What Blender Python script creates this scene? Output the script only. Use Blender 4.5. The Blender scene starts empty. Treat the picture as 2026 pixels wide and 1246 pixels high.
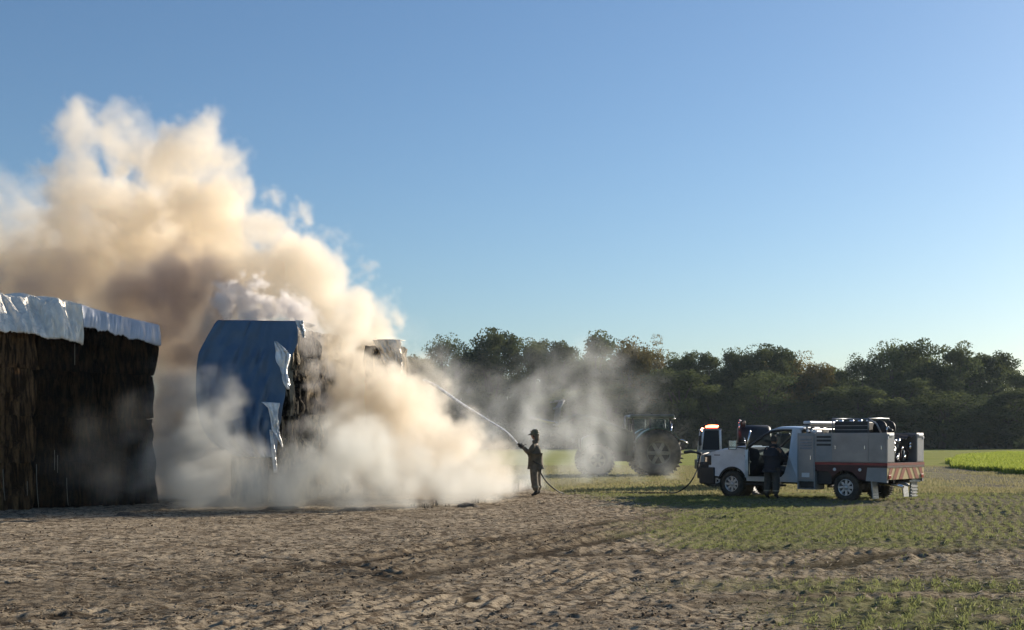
import bpy, bmesh, math, random
import numpy as np
from mathutils import Vector, Matrix
R = math.radians
random.seed(7)
SC = bpy.context.scene
COL = SC.collection

# ------------------------------------------------------------------ camera
F, CX, HY, CZ = 2400.0, 1013.0, 868.0, 1.68       # focal length in photo pixels, centre column, horizon row, eye height
cam = bpy.data.cameras.new('camera')
cam.sensor_width = 36.0
cam.lens = 36.0 * F / 2026.0
cam.shift_y = (HY - 623.0) / 2026.0
cam.clip_start, cam.clip_end = 0.1, 9000
camo = bpy.data.objects.new('camera', cam); COL.objects.link(camo)
camo.location = (0, 0, CZ); camo.rotation_euler = (R(90), 0, 0)
SC.camera = camo

# ------------------------------------------------------------------ sky, sun, exposure
SUN_EL, SUN_AZ = 18.0, 53.0                        # azimuth clockwise from +Y (the view direction)
W = bpy.data.worlds.new('World'); SC.world = W; W.use_nodes = True
nt = W.node_tree; nt.nodes.clear()
sky = nt.nodes.new('ShaderNodeTexSky'); sky.sky_type = 'NISHITA'; sky.sun_disc = False
sky.sun_elevation = R(SUN_EL); sky.sun_rotation = R(SUN_AZ)
sky.altitude = 300; sky.air_density = 1.15; sky.dust_density = 0.8; sky.ozone_density = 4.6
bg = nt.nodes.new('ShaderNodeBackground'); bg.inputs[1].default_value = 0.078
wo = nt.nodes.new('ShaderNodeOutputWorld')
nt.links.new(sky.outputs[0], bg.inputs[0]); nt.links.new(bg.outputs[0], wo.inputs[0])
sl = bpy.data.lights.new('sun', 'SUN'); sl.energy = 5.0; sl.angle = R(0.53); sl.color = (1.0, 0.89, 0.74)
so = bpy.data.objects.new('sun', sl); COL.objects.link(so)
sd = Vector((math.sin(R(SUN_AZ))*math.cos(R(SUN_EL)), math.cos(R(SUN_AZ))*math.cos(R(SUN_EL)), math.sin(R(SUN_EL))))
so.rotation_euler = sd.to_track_quat('Z', 'Y').to_euler(); so.location = (30, 30, 40)
SC.view_settings.view_transform = 'Standard'; SC.view_settings.look = 'None'
SC.view_settings.gamma = 1.0; SC.view_settings.use_curve_mapping = False
SC.view_settings.exposure = 0.72
cy = SC.cycles
cy.max_bounces = 14; cy.diffuse_bounces = 2; cy.glossy_bounces = 2; cy.transmission_bounces = 4
cy.volume_bounces = 12; cy.transparent_max_bounces = 8
cy.volume_step_rate = 1.6; cy.volume_max_steps = 256
cy.use_adaptive_sampling = True; cy.adaptive_threshold = 0.02
cy.use_denoising = True; cy.denoiser = 'OPENIMAGEDENOISE'
cy.sample_clamp_indirect = 6.0
cy.caustics_reflective = False; cy.caustics_refractive = False

def ray(px, D, z=None, py=None):
    """a point at forward distance D whose direction is photo column px (and row py or height z)"""
    x = (px - CX) / F * D
    if py is not None: z = CZ + (HY - py) / F * D
    return Vector((x, D, z or 0.0))
def gnd(px, py):
    D = F * CZ / (py - HY)
    return Vector(((px - CX) / F * D, D, 0))

# ------------------------------------------------------------------ noise helpers (numpy)
rng = np.random.default_rng(11)
def _interp(n_out, lo, hi, cell, seed_off):
    t = (np.linspace(lo, hi, n_out) if np.isscalar(lo) else lo) / cell + seed_off
    i = np.floor(t).astype(int); f = t - i; f = f*f*f*(f*(f*6-15)+10)
    return i, f.astype(np.float32)
def noise3(xs, ys, zs, cx, cyy, cz, seed):
    r = np.random.default_rng(seed)
    def axis(v, c):
        t = v / c; i = np.floor(t).astype(int); f = t - i; f = f*f*(3-2*f); i -= i.min(); return i, f.astype(np.float32)
    ix, fx = axis(xs, cx); iy, fy = axis(ys, cyy); iz, fz = axis(zs, cz)
    g = r.uniform(-1, 1, (ix.max()+2, iy.max()+2, iz.max()+2)).astype(np.float32)
    a = g[:, :, iz]*(1-fz) + g[:, :, iz+1]*fz
    a = a[:, iy]*(1-fy)[None, :, None] + a[:, iy+1]*fy[None, :, None]
    return a[ix]*(1-fx)[:, None, None] + a[ix+1]*fx[:, None, None]
def noise2(X, Y, c, seed, cy2=None):
    r = np.random.default_rng(seed); cy2 = cy2 or c
    T = 256; g = r.uniform(-1, 1, (T, T)).astype(np.float32)
    u, v = X/c + 1000.3, Y/cy2 + 1000.7
    i, j = np.floor(u).astype(int), np.floor(v).astype(int)
    f, h = u-i, v-j; f = f*f*(3-2*f); h = h*h*(3-2*h); i %= T; j %= T; i1 = (i+1) % T; j1 = (j+1) % T
    return (g[i, j]*(1-f)*(1-h) + g[i1, j]*f*(1-h) + g[i, j1]*(1-f)*h + g[i1, j1]*f*h).astype(np.float32)
def noise3g(x, y, z, c, seed):
    r = np.random.default_rng(seed); T = 32; g = r.uniform(-1, 1, (T, T, T)).astype(np.float32).ravel()
    Q, _ = np.linalg.qr(r.normal(0, 1, (3, 3))); out = None; fr = []; ii = []
    for k in range(3):
        t = (x*np.float32(Q[k, 0]/c) + y*np.float32(Q[k, 1]/c) + z*np.float32(Q[k, 2]/c)) + np.float32(500.37)
        i = t.astype(np.int32); f = t - i; fr.append(f*f*(3-2*f)); ii.append(i & 31)
    i, j, k = ii; f, h, e = fr; i1, j1, k1 = (i+1) & 31, (j+1) & 31, (k+1) & 31
    i = i*1024; i1 = i1*1024; j = j*32; j1 = j1*32
    a = g[i+j+k]; a += (g[i1+j+k]-a)*f; b = g[i+j1+k]; b += (g[i1+j1+k]-b)*f; a += (b-a)*h
    c0 = g[i+j+k1]; c0 += (g[i1+j+k1]-c0)*f; b = g[i+j1+k1]; b += (g[i1+j1+k1]-b)*f; c0 += (b-c0)*h
    return a + (c0-a)*e
def sstep(a, b, x):
    t = np.clip((x-a)/(b-a), 0, 1); return t*t*(3-2*t)

# ------------------------------------------------------------------ materials
def mat(name, col=(0.5, 0.5, 0.5), rough=0.6, metal=0.0, var=0.0, vscale=8.0, bump=0.0, bscale=40.0, bdist=0.01,
        col2=None, spec=0.5, emit=None, estr=0.0, coat=0.0, stretch=None, contrast=(0.35, 0.65), trans=0.0):
    m = bpy.data.materials.new(name); m.use_nodes = True
    n = m.node_tree.nodes; l = m.node_tree.links; b = n['Principled BSDF']
    b.inputs['Base Color'].default_value = (*col, 1); b.inputs['Roughness'].default_value = rough
    b.inputs['Metallic'].default_value = metal; b.inputs['Specular IOR Level'].default_value = spec
    b.inputs['Coat Weight'].default_value = coat
    if trans: b.inputs['Transmission Weight'].default_value = trans
    if emit: b.inputs['Emission Color'].default_value = (*emit, 1); b.inputs['Emission Strength'].default_value = estr
    tc = n.new('ShaderNodeTexCoord'); vec = tc.outputs['Object']
    if stretch:
        mp = n.new('ShaderNodeMapping'); mp.inputs['Scale'].default_value = stretch; l.new(vec, mp.inputs[0]); vec = mp.outputs[0]
    if col2 or var:
        nz = n.new('ShaderNodeTexNoise'); nz.inputs['Scale'].default_value = vscale; nz.inputs['Detail'].default_value = 5
        nz.inputs['Roughness'].default_value = 0.62; l.new(vec, nz.inputs['Vector'])
        mr = n.new('ShaderNodeMapRange'); mr.inputs[1].default_value, mr.inputs[2].default_value = contrast
        l.new(nz.outputs[0], mr.inputs[0])
        mx = n.new('ShaderNodeMix'); mx.data_type = 'RGBA'
        mx.inputs[6].default_value = (*col, 1)
        c2 = col2 or tuple(c*(1-var) for c in col)
        mx.inputs[7].default_value = (*c2, 1); l.new(mr.outputs[0], mx.inputs[0]); l.new(mx.outputs[2], b.inputs['Base Color'])
        mr2 = n.new('ShaderNodeMapRange'); mr2.inputs[3].default_value = max(0.05, rough-0.08); mr2.inputs[4].default_value = min(1, rough+0.15)
        l.new(nz.outputs[0], mr2.inputs[0]); l.new(mr2.outputs[0], b.inputs['Roughness'])
    if bump:
        nb = n.new('ShaderNodeTexNoise'); nb.inputs['Scale'].default_value = bscale; nb.inputs['Detail'].default_value = 4
        l.new(vec, nb.inputs['Vector'])
        bp = n.new('ShaderNodeBump'); bp.inputs['Strength'].default_value = bump; bp.inputs['Distance'].default_value = bdist
        l.new(nb.outputs[0], bp.inputs['Height']); l.new(bp.outputs[0], b.inputs['Normal'])
    return m
M = {}
M['paint_white'] = mat('white_paint', (0.60, 0.64, 0.70), 0.28, 0, var=0.22, vscale=2.2, coat=0.6, bump=0.05, bscale=3)
M['body_grey'] = mat('body_aluminium', (0.33, 0.305, 0.29), 0.42, 0.35, var=0.22, vscale=1.7, bump=0.04, bscale=6)
M['panel_grey'] = mat('grey_panel', (0.25, 0.265, 0.28), 0.45, 0.2, var=0.2, vscale=3)
M['red_stripe'] = mat('red_stripe', (0.26, 0.03, 0.03), 0.35, var=0.25, vscale=4)
M['red_dark'] = mat('maroon_skirt', (0.06, 0.016, 0.016), 0.5, var=0.3, vscale=5)
M['black'] = mat('black_plastic', (0.018, 0.018, 0.02), 0.5, var=0.3, vscale=6, bump=0.1)
M['interior'] = mat('cab_interior', (0.035, 0.035, 0.04), 0.8, var=0.3)
M['seat'] = mat('seat_cloth', (0.07, 0.07, 0.075), 0.9, var=0.3, bump=0.2)
M['rubber'] = mat('tyre_rubber', (0.022, 0.021, 0.02), 0.85, col2=(0.07, 0.06, 0.045), vscale=6, bump=0.3, bscale=60)
M['chrome'] = mat('chrome', (0.75, 0.75, 0.77), 0.16, 1.0, var=0.2, vscale=10)
M['alloy'] = mat('alloy_rim', (0.55, 0.56, 0.58), 0.35, 0.7, var=0.3, vscale=9)
M['steel'] = mat('dull_steel', (0.30, 0.31, 0.32), 0.45, 0.8, var=0.3, vscale=8)
M['glass'] = None
M['white_plastic'] = mat('white_plastic', (0.75, 0.76, 0.78), 0.3, var=0.12)
M['chev_y'] = mat('reflective_yellow', (0.60, 0.46, 0.20), 0.4, var=0.2, vscale=7)
M['chev_r'] = mat('reflective_red', (0.34, 0.06, 0.02), 0.4, var=0.3, vscale=7)
M['red_lamp'] = mat('red_lamp', (0.6, 0.02, 0.01), 0.3, emit=(1.0, 0.10, 0.04), estr=14)
M['hot_lamp'] = mat('red_lamp_core', (0.8, 0.3, 0.2), 0.3, emit=(1.0, 0.42, 0.26), estr=30)
M['tail'] = mat('tail_lens', (0.30, 0.02, 0.02), 0.25)
M['brown_cover'] = mat('brown_cover', (0.10, 0.07, 0.06), 0.8, var=0.4, bump=0.5, bscale=8, bdist=0.05)
M['coat'] = mat('turnout_coat', (0.13, 0.11, 0.075), 0.85, col2=(0.075, 0.065, 0.045), vscale=9, bump=0.5, bscale=14, bdist=0.03)
M['trouser'] = mat('turnout_trousers', (0.17, 0.145, 0.105), 0.85, col2=(0.10, 0.085, 0.062), vscale=9, bump=0.6, bscale=12, bdist=0.03)
M['navy'] = mat('navy_cloth', (0.018, 0.02, 0.028), 0.85, var=0.3, bump=0.4, bscale=14, bdist=0.02)
M['trouser2'] = mat('grey_brown_trousers', (0.06, 0.055, 0.048), 0.85, var=0.35, bump=0.5, bscale=12, bdist=0.03)
M['reflect'] = mat('reflective_band', (0.17, 0.165, 0.12), 0.4, var=0.2)
M['skin'] = mat('skin', (0.36, 0.20, 0.13), 0.55, var=0.15)
M['hair'] = mat('dark_hair', (0.02, 0.015, 0.01), 0.7, bump=0.4)
M['helmet'] = mat('helmet_shell', (0.16, 0.14, 0.05), 0.3, col2=(0.06, 0.055, 0.03), vscale=14)
M['leather'] = mat('black_leather', (0.015, 0.014, 0.012), 0.6, var=0.2)
M['hose'] = mat('hose_jacket', (0.03, 0.028, 0.02), 0.7, var=0.3, bump=0.2, bscale=90)
M['green_paint'] = mat('green_tractor_paint', (0.025, 0.055, 0.035), 0.35, var=0.3, vscale=2, coat=0.3)
M['yellow_rim'] = mat('yellow_rim', (0.20, 0.185, 0.15), 0.5, var=0.3)
M['muddy'] = mat('muddy_tyre', (0.05, 0.045, 0.04), 0.9, col2=(0.16, 0.13, 0.10), vscale=3, bump=0.4)
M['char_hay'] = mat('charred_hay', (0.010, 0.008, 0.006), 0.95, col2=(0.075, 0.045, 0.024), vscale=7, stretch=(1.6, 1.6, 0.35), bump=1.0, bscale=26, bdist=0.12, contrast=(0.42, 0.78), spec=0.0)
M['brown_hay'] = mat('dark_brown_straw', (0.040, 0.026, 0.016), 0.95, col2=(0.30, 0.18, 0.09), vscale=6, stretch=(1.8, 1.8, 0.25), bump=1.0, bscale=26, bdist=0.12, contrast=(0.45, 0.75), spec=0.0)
M['ash_hay'] = mat('burnt_ashy_hay', (0.010, 0.009, 0.008), 0.95, col2=(0.50, 0.42, 0.31), vscale=3.2, stretch=(1.5, 1.5, 0.45), bump=1.0, bscale=14, bdist=0.16, contrast=(0.46, 0.60), spec=0.1)
M['silver_shaded'] = mat('shade_tinted_tarp', (0.55, 0.57, 0.62), 0.45, 0.35, var=0.2, vscale=1.5, bump=0.25, bscale=2.5, bdist=0.06)  # same tarp as silver, with the smoke's shade put into a bluer, darker colour
M['silver'] = mat('silver_tarp', (0.95, 0.87, 0.74), 0.36, 0.25, var=0.2, vscale=5, bump=1.0, bscale=5, bdist=0.10, stretch=(1.8, 1.8, .6))  # sunlit copy of the tarp, warm sunlight put into the base colour
M['blue_tarp'] = mat('blue_tarp', (0.055, 0.115, 0.205), 0.30, 0.0, var=0.18, vscale=1.3, bump=0.35, bscale=1.9, bdist=0.12)
M['white_film'] = mat('grey_plastic_film', (0.88, 0.87, 0.84), 0.30, 0.35, var=0.3, vscale=4, bump=0.9, bscale=5, bdist=0.1)
M['rope'] = mat('pale_twine', (0.34, 0.30, 0.24), 0.8)
M['bark'] = mat('tree_bark', (0.07, 0.055, 0.042), 0.9, var=0.4, vscale=1.5, bump=0.5, bscale=5, bdist=0.05)
M['straw'] = mat('dry_straw', (0.20, 0.15, 0.09), 0.9, var=0.5, vscale=20)
M['char_debris'] = mat('charred_debris', (0.03, 0.024, 0.018), 0.95, col2=(0.10, 0.075, 0.05), vscale=9, bump=0.8, bscale=20, bdist=0.03)
M['clod'] = mat('earth_clods', (0.20, 0.155, 0.11), 0.95, col2=(0.08, 0.06, 0.045), vscale=9, spec=0.0)
M['sign_white'] = mat('pale_sticker', (0.65, 0.65, 0.66), 0.5, var=0.1)

def glass_mat(name, tint=(0.75, 0.85, 0.85), mixv=0.22):
    m = bpy.data.materials.new(name); m.use_nodes = True
    n = m.node_tree.nodes; l = m.node_tree.links; n.clear()
    o = n.new('ShaderNodeOutputMaterial'); t = n.new('ShaderNodeBsdfTransparent'); t.inputs[0].default_value = (*tint, 1)
    g = n.new('ShaderNodeBsdfGlossy'); g.inputs['Roughness'].default_value = 0.05
    fz = n.new('ShaderNodeFresnel'); fz.inputs[0].default_value = 1.5
    mx = n.new('ShaderNodeMixShader'); l.new(fz.outputs[0], mx.inputs[0]); l.new(t.outputs[0], mx.inputs[1]); l.new(g.outputs[0], mx.inputs[2])
    l.new(mx.outputs[0], o.inputs[0]); return m
M['glass'] = glass_mat('window_glass')
M['dark_glass'] = mat('dark_window', (0.02, 0.024, 0.028), 0.4, 0, spec=.15)
M['glass_smoky'] = glass_mat('tinted_glass', (0.5, 0.58, 0.58))

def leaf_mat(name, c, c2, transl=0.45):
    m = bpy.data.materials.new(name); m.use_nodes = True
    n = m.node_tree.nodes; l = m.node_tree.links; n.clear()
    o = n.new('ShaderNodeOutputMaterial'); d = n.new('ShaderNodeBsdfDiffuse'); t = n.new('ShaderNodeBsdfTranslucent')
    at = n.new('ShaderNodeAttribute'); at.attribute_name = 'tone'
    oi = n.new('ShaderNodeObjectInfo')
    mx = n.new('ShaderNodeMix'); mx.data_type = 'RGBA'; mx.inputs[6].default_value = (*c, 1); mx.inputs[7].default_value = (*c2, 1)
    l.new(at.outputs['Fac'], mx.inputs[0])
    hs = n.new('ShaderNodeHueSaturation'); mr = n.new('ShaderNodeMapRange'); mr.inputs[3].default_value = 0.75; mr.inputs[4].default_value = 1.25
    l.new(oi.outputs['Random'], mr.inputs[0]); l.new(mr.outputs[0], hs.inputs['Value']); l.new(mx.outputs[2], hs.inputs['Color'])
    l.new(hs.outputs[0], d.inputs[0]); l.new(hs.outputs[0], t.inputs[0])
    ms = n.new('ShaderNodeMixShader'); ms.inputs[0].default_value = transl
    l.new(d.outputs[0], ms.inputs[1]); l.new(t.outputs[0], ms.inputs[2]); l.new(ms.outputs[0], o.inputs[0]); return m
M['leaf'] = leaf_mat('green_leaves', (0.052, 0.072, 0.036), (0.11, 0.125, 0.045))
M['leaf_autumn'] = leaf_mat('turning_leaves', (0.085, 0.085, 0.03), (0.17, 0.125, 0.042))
M['crop'] = leaf_mat('crop_leaves', (0.17, 0.22, 0.035), (0.30, 0.33, 0.07), 0.55)
M['sprout'] = leaf_mat('wheat_sprouts', (0.15, 0.175, 0.055), (0.26, 0.265, 0.12), 0.5)
M['drygrass'] = leaf_mat('dry_grass', (0.24, 0.22, 0.11), (0.33, 0.29, 0.16), 0.4)

# ------------------------------------------------------------------ mesh helpers
class B:
    def __init__(s): s.v = []; s.f = []; s.sm = []
    def add(s, vs, fs, smooth=False):
        o = len(s.v); s.v += [tuple(v) for v in vs]; s.f += [tuple(i+o for i in f) for f in fs]; s.sm += [smooth]*len(fs); return s
    def box(s, c, d, rot=None, bev=0.0):
        x, y, z = (k/2 for k in d)
        if bev > 0:
            b = min(bev, x*.9, y*.9, z*.9); P = []
            bm = bmesh.new(); bmesh.ops.create_cube(bm, size=1.0)
            for v in bm.verts: v.co = Vector((v.co.x*2*x, v.co.y*2*y, v.co.z*2*z))
            bmesh.ops.bevel(bm, geom=bm.edges[:], offset=b, segments=2, affect='EDGES', profile=0.5)
            bm.verts.index_update(); vs = [v.co.copy() for v in bm.verts]; fs = [[v.index for v in f.verts] for f in bm.faces]; bm.free()
        else:
            vs = [Vector((a, b, e)) for a in (-x, x) for b in (-y, y) for e in (-z, z)]
            fs = [(0, 1, 3, 2), (4, 6, 7, 5), (0, 4, 5, 1), (2, 3, 7, 6), (0, 2, 6, 4), (1, 5, 7, 3)]
        if rot: 
            E = Matrix.Rotation(rot[2], 3, 'Z') @ Matrix.Rotation(rot[1], 3, 'Y') @ Matrix.Rotation(rot[0], 3, 'X')
            vs = [E @ v for v in vs]
        return s.add([v + Vector(c) for v in vs], fs)
    def bx(s, x0, x1, y0, y1, z0, z1, bev=0.0):
        return s.box(((x0+x1)/2, (y0+y1)/2, (z0+z1)/2), (abs(x1-x0), abs(y1-y0), abs(z1-z0)), None, bev)
    def tube(s, pts, r, n=8, caps=True):
        pts = [Vector(p) for p in pts]; rs = r if isinstance(r, (list, tuple)) else [r]*len(pts)
        vs = []; fs = []; up = None
        for i, p in enumerate(pts):
            t = (pts[min(i+1, len(pts)-1)] - pts[max(i-1, 0)]).normalized()
            if up is None: up = Vector((0, 0, 1)) if abs(t.z) < .9 else Vector((1, 0, 0))
            a = t.cross(up).normalized(); b = a.cross(t).normalized(); up = b
            for k in range(n):
                q = 2*math.pi*k/n; vs.append(p + (a*math.cos(q) + b*math.sin(q))*rs[i])
        for i in range(len(pts)-1):
            for k in range(n): fs.append((i*n+k, i*n+(k+1) % n, (i+1)*n+(k+1) % n, (i+1)*n+k))
        s.add(vs, fs, True)
        if caps:
            m = (len(pts)-1)*n; o = len(s.v) - len(vs)
            s.f += [tuple(o+k for k in range(n))[::-1], tuple(o+m+k for k in range(n))]; s.sm += [False, False]
        return s
    def prism(s, poly, y0, y1):                     # polygon in x-z, pulled along y
        n = len(poly); vs = [(x, y0, z) for x, z in poly] + [(x, y1, z) for x, z in poly]
        fs = [tuple(range(n)), tuple(range(n, 2*n))[::-1]] + [(i, i+n, (i+1) % n+n, (i+1) % n) for i in range(n)]
        return s.add(vs, fs)
    def lathe(s, prof, c, axis='y', n=32, smooth=True):    # prof: (radius, offset along axis)
        vs = []; fs = []; c = Vector(c)
        for r, h in prof:
            for k in range(n):
                q = 2*math.pi*k/n; a, b = r*math.cos(q), r*math.sin(q)
                vs.append(c + Vector({'y': (a, h, b), 'z': (a, b, h), 'x': (h, a, b)}[axis]))
        for i in range(len(prof)-1):
            for k in range(n): fs.append((i*n+k, i*n+(k+1) % n, (i+1)*n+(k+1) % n, (i+1)*n+k))
        return s.add(vs, fs, smooth)
    def ball(s, c, r, n=12, m=8, sc=(1, 1, 1)):
        vs = []; fs = []
        for i in range(m+1):
            a = math.pi*i/m
            for k in range(n):
                q = 2*math.pi*k/n; vs.append((c[0]+r*sc[0]*math.sin(a)*math.cos(q), c[1]+r*sc[1]*math.sin(a)*math.sin(q), c[2]+r*sc[2]*math.cos(a)))
        for i in range(m):
            for k in range(n): fs.append((i*n+k, (i+1)*n+k, (i+1)*n+(k+1) % n, i*n+(k+1) % n))
        return s.add(vs, fs, True)
    def map(s, fn): s.v = [tuple(fn(Vector(v))) for v in s.v]; return s
    def mesh(s, name, m):
        me = bpy.data.meshes.new(name); me.from_pydata(s.v, [], s.f); me.validate()
        if len(me.polygons) == len(s.sm): me.polygons.foreach_set('use_smooth', s.sm)
        bm = bmesh.new(); bm.from_mesh(me); bmesh.ops.recalc_face_normals(bm, faces=bm.faces); bm.to_mesh(me); bm.free()
        if m: me.materials.append(m)
        return me
    def obj(s, name, m, parent=None, **kw): return link(name, s.mesh(name, m), parent, **kw)
def link(name, me, parent=None, loc=None, rot=None, label=None):
    o = bpy.data.objects.new(name, me); COL.objects.link(o)
    if parent: o.parent = parent
    if loc: o.location = loc
    if rot: o.rotation_euler = rot
    if label: o['label'] = label
    return o
def tag(o, label=None, cat=None, group=None, kind=None):
    for k, v in (('label', label), ('category', cat), ('group', group), ('kind', kind)):
        if v: o[k] = v
    return o
def thing(name, label, cat, loc=(0, 0, 0), rz=0, group=None):
    o = bpy.data.objects.new(name, None); COL.objects.link(o); o.location = loc; o.rotation_euler = (0, 0, rz); o.empty_display_size = 0.2
    return tag(o, label, cat, group)
def np_mesh(name, V, Fq, m, smooth=False, attrs=None):
    me = bpy.data.meshes.new(name); nv, nf, k = len(V), len(Fq), Fq.shape[1] if len(Fq) else 4
    me.vertices.add(nv); me.vertices.foreach_set('co', np.asarray(V, np.float32).ravel())
    if nf:
        me.loops.add(nf*k); me.loops.foreach_set('vertex_index', np.asarray(Fq, np.int32).ravel())
        me.polygons.add(nf); me.polygons.foreach_set('loop_start', np.arange(0, nf*k, k, dtype=np.int32))
        me.polygons.foreach_set('loop_total', np.full(nf, k, np.int32))
        if smooth: me.polygons.foreach_set('use_smooth', np.ones(nf, bool))
    me.update(calc_edges=True)
    for an, dom, data in (attrs or []):
        a = me.attributes.new(an, 'FLOAT', dom); a.data.foreach_set('value', np.asarray(data, np.float32))
    if m: me.materials.append(m)
    return me

# ================================================================== THE GROUND
TR = []   # wheel tracks as world polylines
def seg_dist(X, Y, pts):
    d = np.full(X.shape, 1e9, np.float32); sgn = np.zeros(X.shape, np.float32)
    for (ax, ay), (bx_, by_) in zip(pts[:-1], pts[1:]):
        vx, vy = bx_-ax, by_-ay; L = vx*vx+vy*vy
        t = np.clip(((X-ax)*vx + (Y-ay)*vy)/L, 0, 1); dx, dy = X-(ax+t*vx), Y-(ay+t*vy)
        dd = np.sqrt(dx*dx+dy*dy); m = dd < d; d = np.where(m, dd, d)
    return d
def gp(*pp): return [(gnd(a, b).x, gnd(a, b).y) for a, b in pp]
tracks = [
    (gp((-60, 1240), (300, 1212), (600, 1178), (945, 1118), (1118, 1087), (1291, 1049), (1420, 1026)), .16, .055),
    (gp((380, 1150), (721, 1113), (945, 1075), (1187, 1036), (1330, 1012)), .15, .045),
    (gp((-40, 1108), (240, 1120), (420, 1140), (600, 1121), (760, 1142), (842, 1162), (850, 1178), (820, 1192)), .07, .03),
    (gp((440, 1098), (700, 1118), (800, 1140), (930, 1150), (930, 1190)), .06, .02),
    (gp((1080, 1100), (1350, 1092), (1600, 1086), (1760, 1072), (2060, 1060)), .2, .04),
    (gp((1120, 1122), (1400, 1118), (1620, 1122), (1760, 1100), (1900, 1092)), .2, .04),
    (gp((1380, 1196), (1560, 1180), (1760, 1166), (1960, 1148), (2060, 1143)), .15, .045),
    (gp((1500, 1262), (1700, 1238), (1900, 1208), (2060, 1192)), .16, .045),
    (gp((1790, 972), (1880, 968), (2060, 978)), .25, .06),
    (gp((1830, 942), (1900, 948), (2060, 966)), .3, .05),
]
xs_d = np.arange(-15.0, 18.001, 0.028)
xo = 18.0 * np.cumprod(np.full(30, 1.19)); xo = xo[xo < 3200]
xs = np.concatenate([-xo[::-1][:-1], xs_d, xo[0:]+.03]).astype(np.float64)
yl = [9.6]
while yl[-1] < 46: yl.append(yl[-1] + 0.030*(yl[-1]/10)**1.25)
yo = [yl[-1]]
while yo[-1] < 4200: yo.append(yo[-1]*1.045 + 0.05)
yb = [-60, -30, -15, -5, 0, 3, 5.5, 7.5, 8.6, 9.2]
ys = np.array(yb + yl + yo[1:])
X, Y = np.meshgrid(xs, ys, indexing='ij'); X = X.astype(np.float32); Y = Y.astype(np.float32)
near = sstep(46, 40, Y)*sstep(8, 10, Y)*sstep(18, 16, np.abs(X))
ra = R(21); U = X*math.cos(ra) - Y*math.sin(ra); V_ = X*math.sin(ra) + Y*math.cos(ra)   # U across the drill rows
wig = noise2(X, Y, 1.6, 3)*0.16 + noise2(X, Y, 0.5, 4)*0.06
n1 = noise2(X, Y, 3.2, 5); n2 = noise2(X, Y, 1.1, 6); n3 = noise2(X, Y, .42, 7); n4 = noise2(X, Y, .17, 8); n5 = noise2(X, Y, .09, 9)
nst = noise2(U, V_, .22, 21, 1.1); nst2 = noise2(X*0.9+Y*.25, Y, .9, 22, .20)
# how green the ground is (places read off the photograph as points on the ground)
edge = np.interp(Y.ravel(), [0, 10.7, 13.3, 17.5, 19, 23.4, 28, 34.5, 38, 45, 60, 90, 200],
                 [1.9, 1.9, 2.0, 2.6, 2.3, 2.7, 3.6, 2.8, 1.6, 0.6, -2, -8, -30]).reshape(Y.shape)
g_side = sstep(-1.0, 1.7, X - edge + n2*.8 + n1*.6)
strip = np.maximum(sstep(13.9, 14.6, Y+n2*.3)*sstep(18.9, 18.0, Y+n2*.4), sstep(12.55, 12.8, Y-.10*(X-3)+n3*.12)*sstep(13.35, 13.1, Y-.10*(X-3)+n3*.12))
strip2 = sstep(10.95, 11.1, Y-.16*(X-4.4)+n3*.1)*sstep(11.6, 11.4, Y-.16*(X-4.4)+n3*.1)*sstep(4.0, 4.6, X)
thin = sstep(5.0, 8.5, X - (Y-14)*.1)*sstep(40, 30, Y)        # the right is thinner, trampled
green = g_side*(1-.88*strip)*(1-.7*strip2)*(1-.45*thin)
farfield = sstep(36.5, 39.5, Y + n2)*sstep(-.5, 1.0, X-edge)
# the pale muddy track that skirts the crop patch
mud = np.zeros_like(X)
dm = seg_dist(X, Y, gp((1875, 925), (1925, 945), (2060, 962)) )
mud = sstep(4.2, 1.6, dm + n1*.8)
dm2 = seg_dist(X, Y, gp((1780, 1000), (2060, 985))); mud = np.maximum(mud, .5*sstep(2.5, .8, dm2+n2))
dm3 = seg_dist(X, Y, gp((1800, 899.5), (1950, 899.5))); 
n6 = noise2(X, Y, .06, 19)
H = near*(0.006*n3 + 0.007*n4 + 0.009*n5 + .007*n6 + 0.008*n2 + 0.03*n1)
rowp = np.sin((U + wig)*2*math.pi/0.235)
rowm = near*sstep(-6, .5, X-(.15*(Y-14)) + n1*1.2)*(0.55+.45*n2)
H += 0.019*rowm*(rowp + .35*np.sin((U+wig)*2*math.pi/.47+1))
H += near*0.008*np.abs(nst)*1.0 + near*.009*(np.abs(nst2)-.4)
H -= near*0.018*sstep(.30, .55, n3*0.6+n4*.6)*sstep(0, .6, .5-np.abs(n1))        # small pits
cl = sstep(.42, .70, noise2(X, Y, .075, 31)*.75 + noise2(X, Y, .22, 32)*.45); H += near*cl*.020*(.4+.6*sstep(-.2, .5, n1))
trk = np.zeros_like(X)
for pts, w, dep in tracks:
    d = seg_dist(X, Y, pts) + n3*.03 + n4*.02
    lug = .5+.5*np.sin((X*.7+Y*.7)*2*math.pi/.17)
    w = w*1.5; a = np.exp(-(d/w)**4)*np.clip(.75+.8*n1+.6*n2, 0, 1); H = H*(1-.75*a) - a*dep*.38*(.8+.3*lug); H += dep*.55*np.exp(-((d-w*1.45)/(w*.4))**2)*(.7+.5*n4)
    trk = np.maximum(trk, a)
bd = seg_dist(X, Y, gp((-60, 1190), (300, 1170), (600, 1145), (900, 1098), (1150, 1060), (1330, 1030)))
trk = np.maximum(trk, .42*near*sstep(1.9, .6, bd + n1*.5))
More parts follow.
